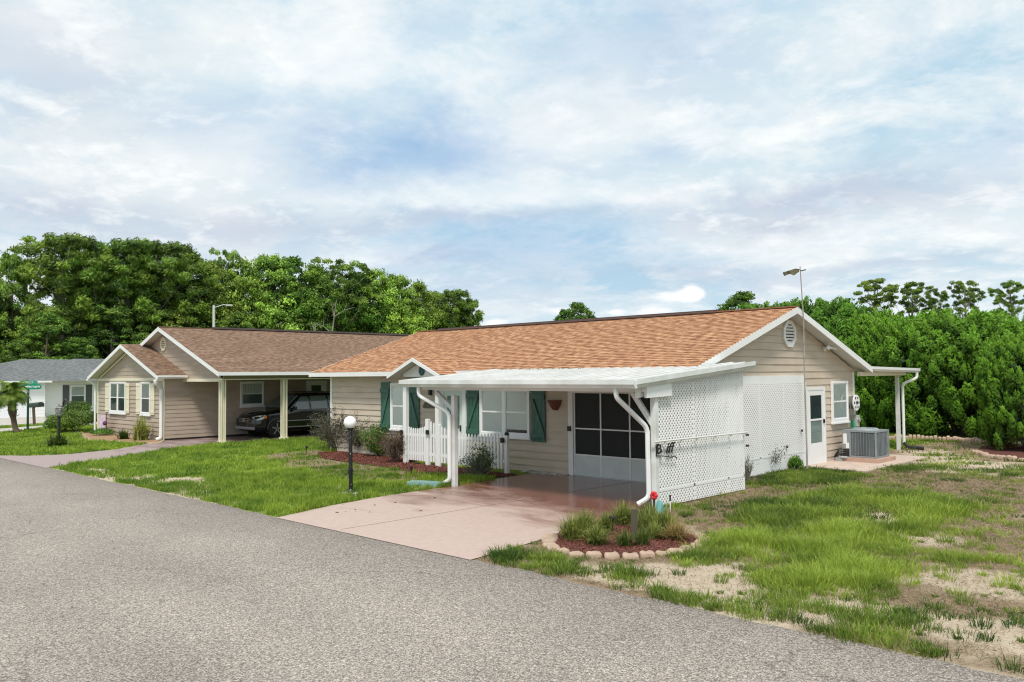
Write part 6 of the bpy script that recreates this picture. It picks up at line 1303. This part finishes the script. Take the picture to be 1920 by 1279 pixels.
hed = [(HD, 1440, 565, 42, 1.05, 'dark green rounded hedge tree partly behind the gable, leftmost of the hedge'), (HD, 1530, 556, 40, 1.0, 'dark green rounded hedge tree directly behind the gable apex'), (HG2, 1618, 566, 39.5, .85, 'narrower bright green hedge tree above the patio cover'), (HG, 1672, 585, 38.5, .80, 'lower bright green hedge tree right of the patio cover'),
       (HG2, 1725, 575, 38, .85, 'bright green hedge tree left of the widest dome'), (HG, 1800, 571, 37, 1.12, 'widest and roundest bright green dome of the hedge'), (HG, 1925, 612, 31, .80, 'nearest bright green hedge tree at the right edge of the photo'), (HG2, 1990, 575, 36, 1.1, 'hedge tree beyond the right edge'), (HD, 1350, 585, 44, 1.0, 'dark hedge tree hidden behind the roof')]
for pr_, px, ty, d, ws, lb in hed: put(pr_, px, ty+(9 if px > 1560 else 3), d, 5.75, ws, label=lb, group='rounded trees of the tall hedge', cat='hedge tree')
# inner filler of the hedge, pale fence glimpsed through its foot
fn = MB()
for i in range(60): q = np.array(G(1500+i*9, 812)); 
P0, P1 = Vector((*G(1560, 800), 0)), Vector((*G(1990, 802), 0))
n_f = 90
for i in range(n_f): a = P0.lerp(P1, i/n_f); c = P0.lerp(P1, (i+.86)/n_f); fn.prism([a+Vector((0, 2.2, 0)), c+Vector((0, 2.2, 0)), c+Vector((0, 2.2, 1.1)), a+Vector((0, 2.2, 1.1))], (0, .03, 0))
tag(fn.build('board_fence', WHITE2), 'low pale board fence glimpsed behind the hedge trunks', 'fence')

# ------------------------------------------------------------------ grass
def blades(name, x, y, h, wd, tint, m_, label, seed):
    rg = np.random.default_rng(seed); n = len(x); a = rg.uniform(0, 2*math.pi, n); b_ = rg.uniform(0, 2*math.pi, n); w = wd*rg.uniform(.6, 1.3, n); L_ = h*rg.uniform(.55, 1.25, n); ln = rg.uniform(.1, .75, n)*L_
    wx, wy = np.cos(a)*w/2, np.sin(a)*w/2; dx, dy = np.cos(b_)*ln, np.sin(b_)*ln
    p0 = np.stack([x-wx, y-wy, np.zeros(n)], 1); p1 = np.stack([x+wx, y+wy, np.zeros(n)], 1); p2 = np.stack([x+wx*.8+dx*.35, y+wy*.8+dy*.35, L_*.62], 1); p3 = np.stack([x-wx*.8+dx*.35, y-wy*.8+dy*.35, L_*.62], 1); p4 = np.stack([x+dx, y+dy, L_*.92], 1)
    V = np.stack([p0, p1, p2, p3, p4], 1).reshape(-1, 3); k = np.arange(n)*5; F = np.concatenate([np.stack([k, k+1, k+2], 1), np.stack([k, k+2, k+3], 1), np.stack([k+3, k+2, k+4], 1)])
    tag(mesh_np(name, V, F, np.repeat(np.clip(tint+rg.normal(size=n)*.18, 0, 1), 5), m_), label, 'grass', kind='stuff')
def scatter(x0, x1, y0, y1, n, seed, tuft=.0):
    rg = np.random.default_rng(seed); x = rg.uniform(x0, x1, n); y = rg.uniform(y0, y1, n); return x, y, rg
def field(name, x0, x1, y0, y1, n, m_, label, seed, hs=1.0, wd=.008, wedge=True, tufts=True):
    x, y, rg = scatter(x0, x1, y0, y1, n, seed)
    if wedge: k = x < -.2*y+2.0; x, y = x[k], y[k]
    rj = np.random.default_rng(seed+5); g, h, s, t = cover(x+rj.normal(size=x.shape)*.16, y+rj.normal(size=x.shape)*.16)
    if tufts:
        c = vnoise(x+7, y+3, 5.5)*.6+vnoise(x, y, 13)*.4; pr = np.where(g > .9, np.clip((c-.36)*3.2, .06, 1), np.clip((g+c-.98)*3.5, 0, 1)*(.25+g)); h = h*(.35+1.35*c)
    else: pr = g
    k = (rg.uniform(0, 1, len(x)) < pr) & ~excluded(x, y); x, y, h, t = x[k], y[k], h[k], t[k]
    t = t+(vnoise(x, y, 2.2)-.5)*.6
    blades(name, x, y, h*hs, wd, t, m_, label, seed+1)
def tussocks(name, x0, x1, y0, y1, n, nb, m_, label, seed, wd=.008, rad=.07):
    rg = np.random.default_rng(seed); x = rg.uniform(x0, x1, n); y = rg.uniform(y0, y1, n); k = x < -.2*y+2.2; x, y = x[k], y[k]
    g, h, s, t = cover(x+rg.normal(size=x.shape)*.12, y+rg.normal(size=x.shape)*.12); c = vnoise(x+7, y+3, 2.4)*.55+vnoise(x, y, 6)*.45
    pr = np.clip((g+c-1.02)*2.6, 0, 1)*.9+.03; k = (rg.uniform(0, 1, len(x)) < pr) & ~excluded(x, y-.03); x, y, h, t, g, c = x[k], y[k], h[k], t[k], g[k], c[k]; n = len(x)
    sz = rg.uniform(.5, 1.5, n)*(.6+.8*c); hh = np.repeat(h*sz, nb); r_ = np.repeat(rad*sz*(1+g), nb); a = rg.uniform(0, 6.28, n*nb); q = np.sqrt(rg.uniform(0, 1, n*nb))*r_; X = np.repeat(x, nb)+np.cos(a)*q; Y = np.repeat(y, nb)+np.sin(a)*q
    tt = np.repeat(np.clip(t+(vnoise(x, y, 1.6)-.5)*.9+rg.normal(size=n)*.12, 0, 1), nb); N_ = n*nb; w = wd*rg.uniform(.6, 1.3, N_); L_ = hh*rg.uniform(.45, 1.25, N_); lean = (.25+.7*q/r_)*rg.uniform(.5, 1.1, N_)*L_; b_ = a+rg.normal(size=N_)*.5; pa = rg.uniform(0, 6.28, N_)
    wx, wy, dx, dy = np.cos(pa)*w/2, np.sin(pa)*w/2, np.cos(b_)*lean, np.sin(b_)*lean; z = np.zeros(N_)
    V = np.stack([np.stack([X-wx, Y-wy, z], 1), np.stack([X+wx, Y+wy, z], 1), np.stack([X+wx*.8+dx*.35, Y+wy*.8+dy*.35, L_*.6], 1), np.stack([X-wx*.8+dx*.35, Y-wy*.8+dy*.35, L_*.6], 1), np.stack([X+dx, Y+dy, L_*.85], 1)], 1).reshape(-1, 3)
    k = np.arange(N_)*5; F = np.concatenate([np.stack([k, k+1, k+2], 1), np.stack([k, k+2, k+3], 1), np.stack([k+3, k+2, k+4], 1)])
    tag(mesh_np(name, V, F, np.repeat(np.clip(tt+rg.normal(size=N_)*.12, 0, 1), 5), m_), label, 'grass', kind='stuff')
tussocks('grass', -9.4, 1, 7.80, 14, 11000, 46, GRASSM, 'uneven tufts of grass in the side yard near the road', 101, .0085, .06)
tussocks('grass', -10, 0, 14, 24, 16000, 26, GRASSM, 'patchy grass beside the gable end', 103, .012, .08)
tussocks('grass', -16, 4, 24, 40, 16000, 14, GRASSM, 'thin grass in front of the hedge', 105, .022, .12)
b = MB(); rg0 = np.random.default_rng(5)
for px_, py_ in ((592, 951), (601, 952), (566, 958), (577, 957), (640, 948), (629, 963), (645, 961), (663, 957), (700, 949), (738, 944), (786, 960), (812, 935), (690, 962), (664, 961)):
    x, y = G(px_+3, py_); r_ = rg0.uniform(.02, .05); a = rg0.uniform(0, 3); b.add([(x+r_*math.cos(a), y+r_*math.sin(a), .018), (x+r_*.4*math.cos(a+1.5), y+r_*.4*math.sin(a+1.5), .03), (x-r_*math.cos(a), y-r_*math.sin(a), .02), (x-r_*.4*math.cos(a+1.5), y-r_*.4*math.sin(a+1.5), .018)], [(0, 1, 2, 3)])
tag(b.build('fallen_leaves', mat('dry_leaf', (.06, .035, .025), .9), org=(0, 0, 0)), 'a few dark dry leaves blown onto the left edge of the driveway', 'leaves', kind='stuff')
field('lawn', -20, -13.2, 7.84, 14.2, 330000, GRASSL, 'bright green lawn between the road and the beige house', 107, 1.15, .010, False)
field('lawn', -30.2, -20, 7.84, 25, 330000, GRASSL, 'bright green lawn between the two houses', 109, 1.0, .017, False)
field('lawn', -50, -29.6, 7.84, 16, 150000, GRASSL, 'bright green corner lawn around the lantern post', 111, 1.0, .03, False)
# dead grass litter over the bare soil
def litter(x0, x1, y0, y1, n, seed, label, sz=.05):
    x, y, rg = scatter(x0, x1, y0, y1, n, seed); g, h, s, t = cover(x, y); k = (rg.uniform(0, 1, n) < np.clip(.9-s*.7, .1, 1)) & ~excluded(x, y); x, y = x[k], y[k]; n = len(x)
    C = np.stack([x, y, rg.uniform(.005, .03, n)], 1); V, F = leaf_quads(C, unit(rg.normal(size=(n, 3))*.5+np.array([0, 0, 1])), sz*rg.uniform(.5, 1.6, n), sz*.12, rg)
    tag(mesh_np('dead_grass', V, F, np.repeat(rg.uniform(0, 1, n), 4), DRYG), label, 'dead grass', kind='stuff')
litter(-9.4, 0, 7.84, 14, 110000, 121, 'dead straw coloured grass litter over the side yard', .06)
litter(-10, -1, 14, 24, 70000, 122, 'dead straw coloured grass litter beside the gable end', .09)
litter(-20, -13.2, 7.84, 14.2, 30000, 123, 'dead grass litter in the front lawn')
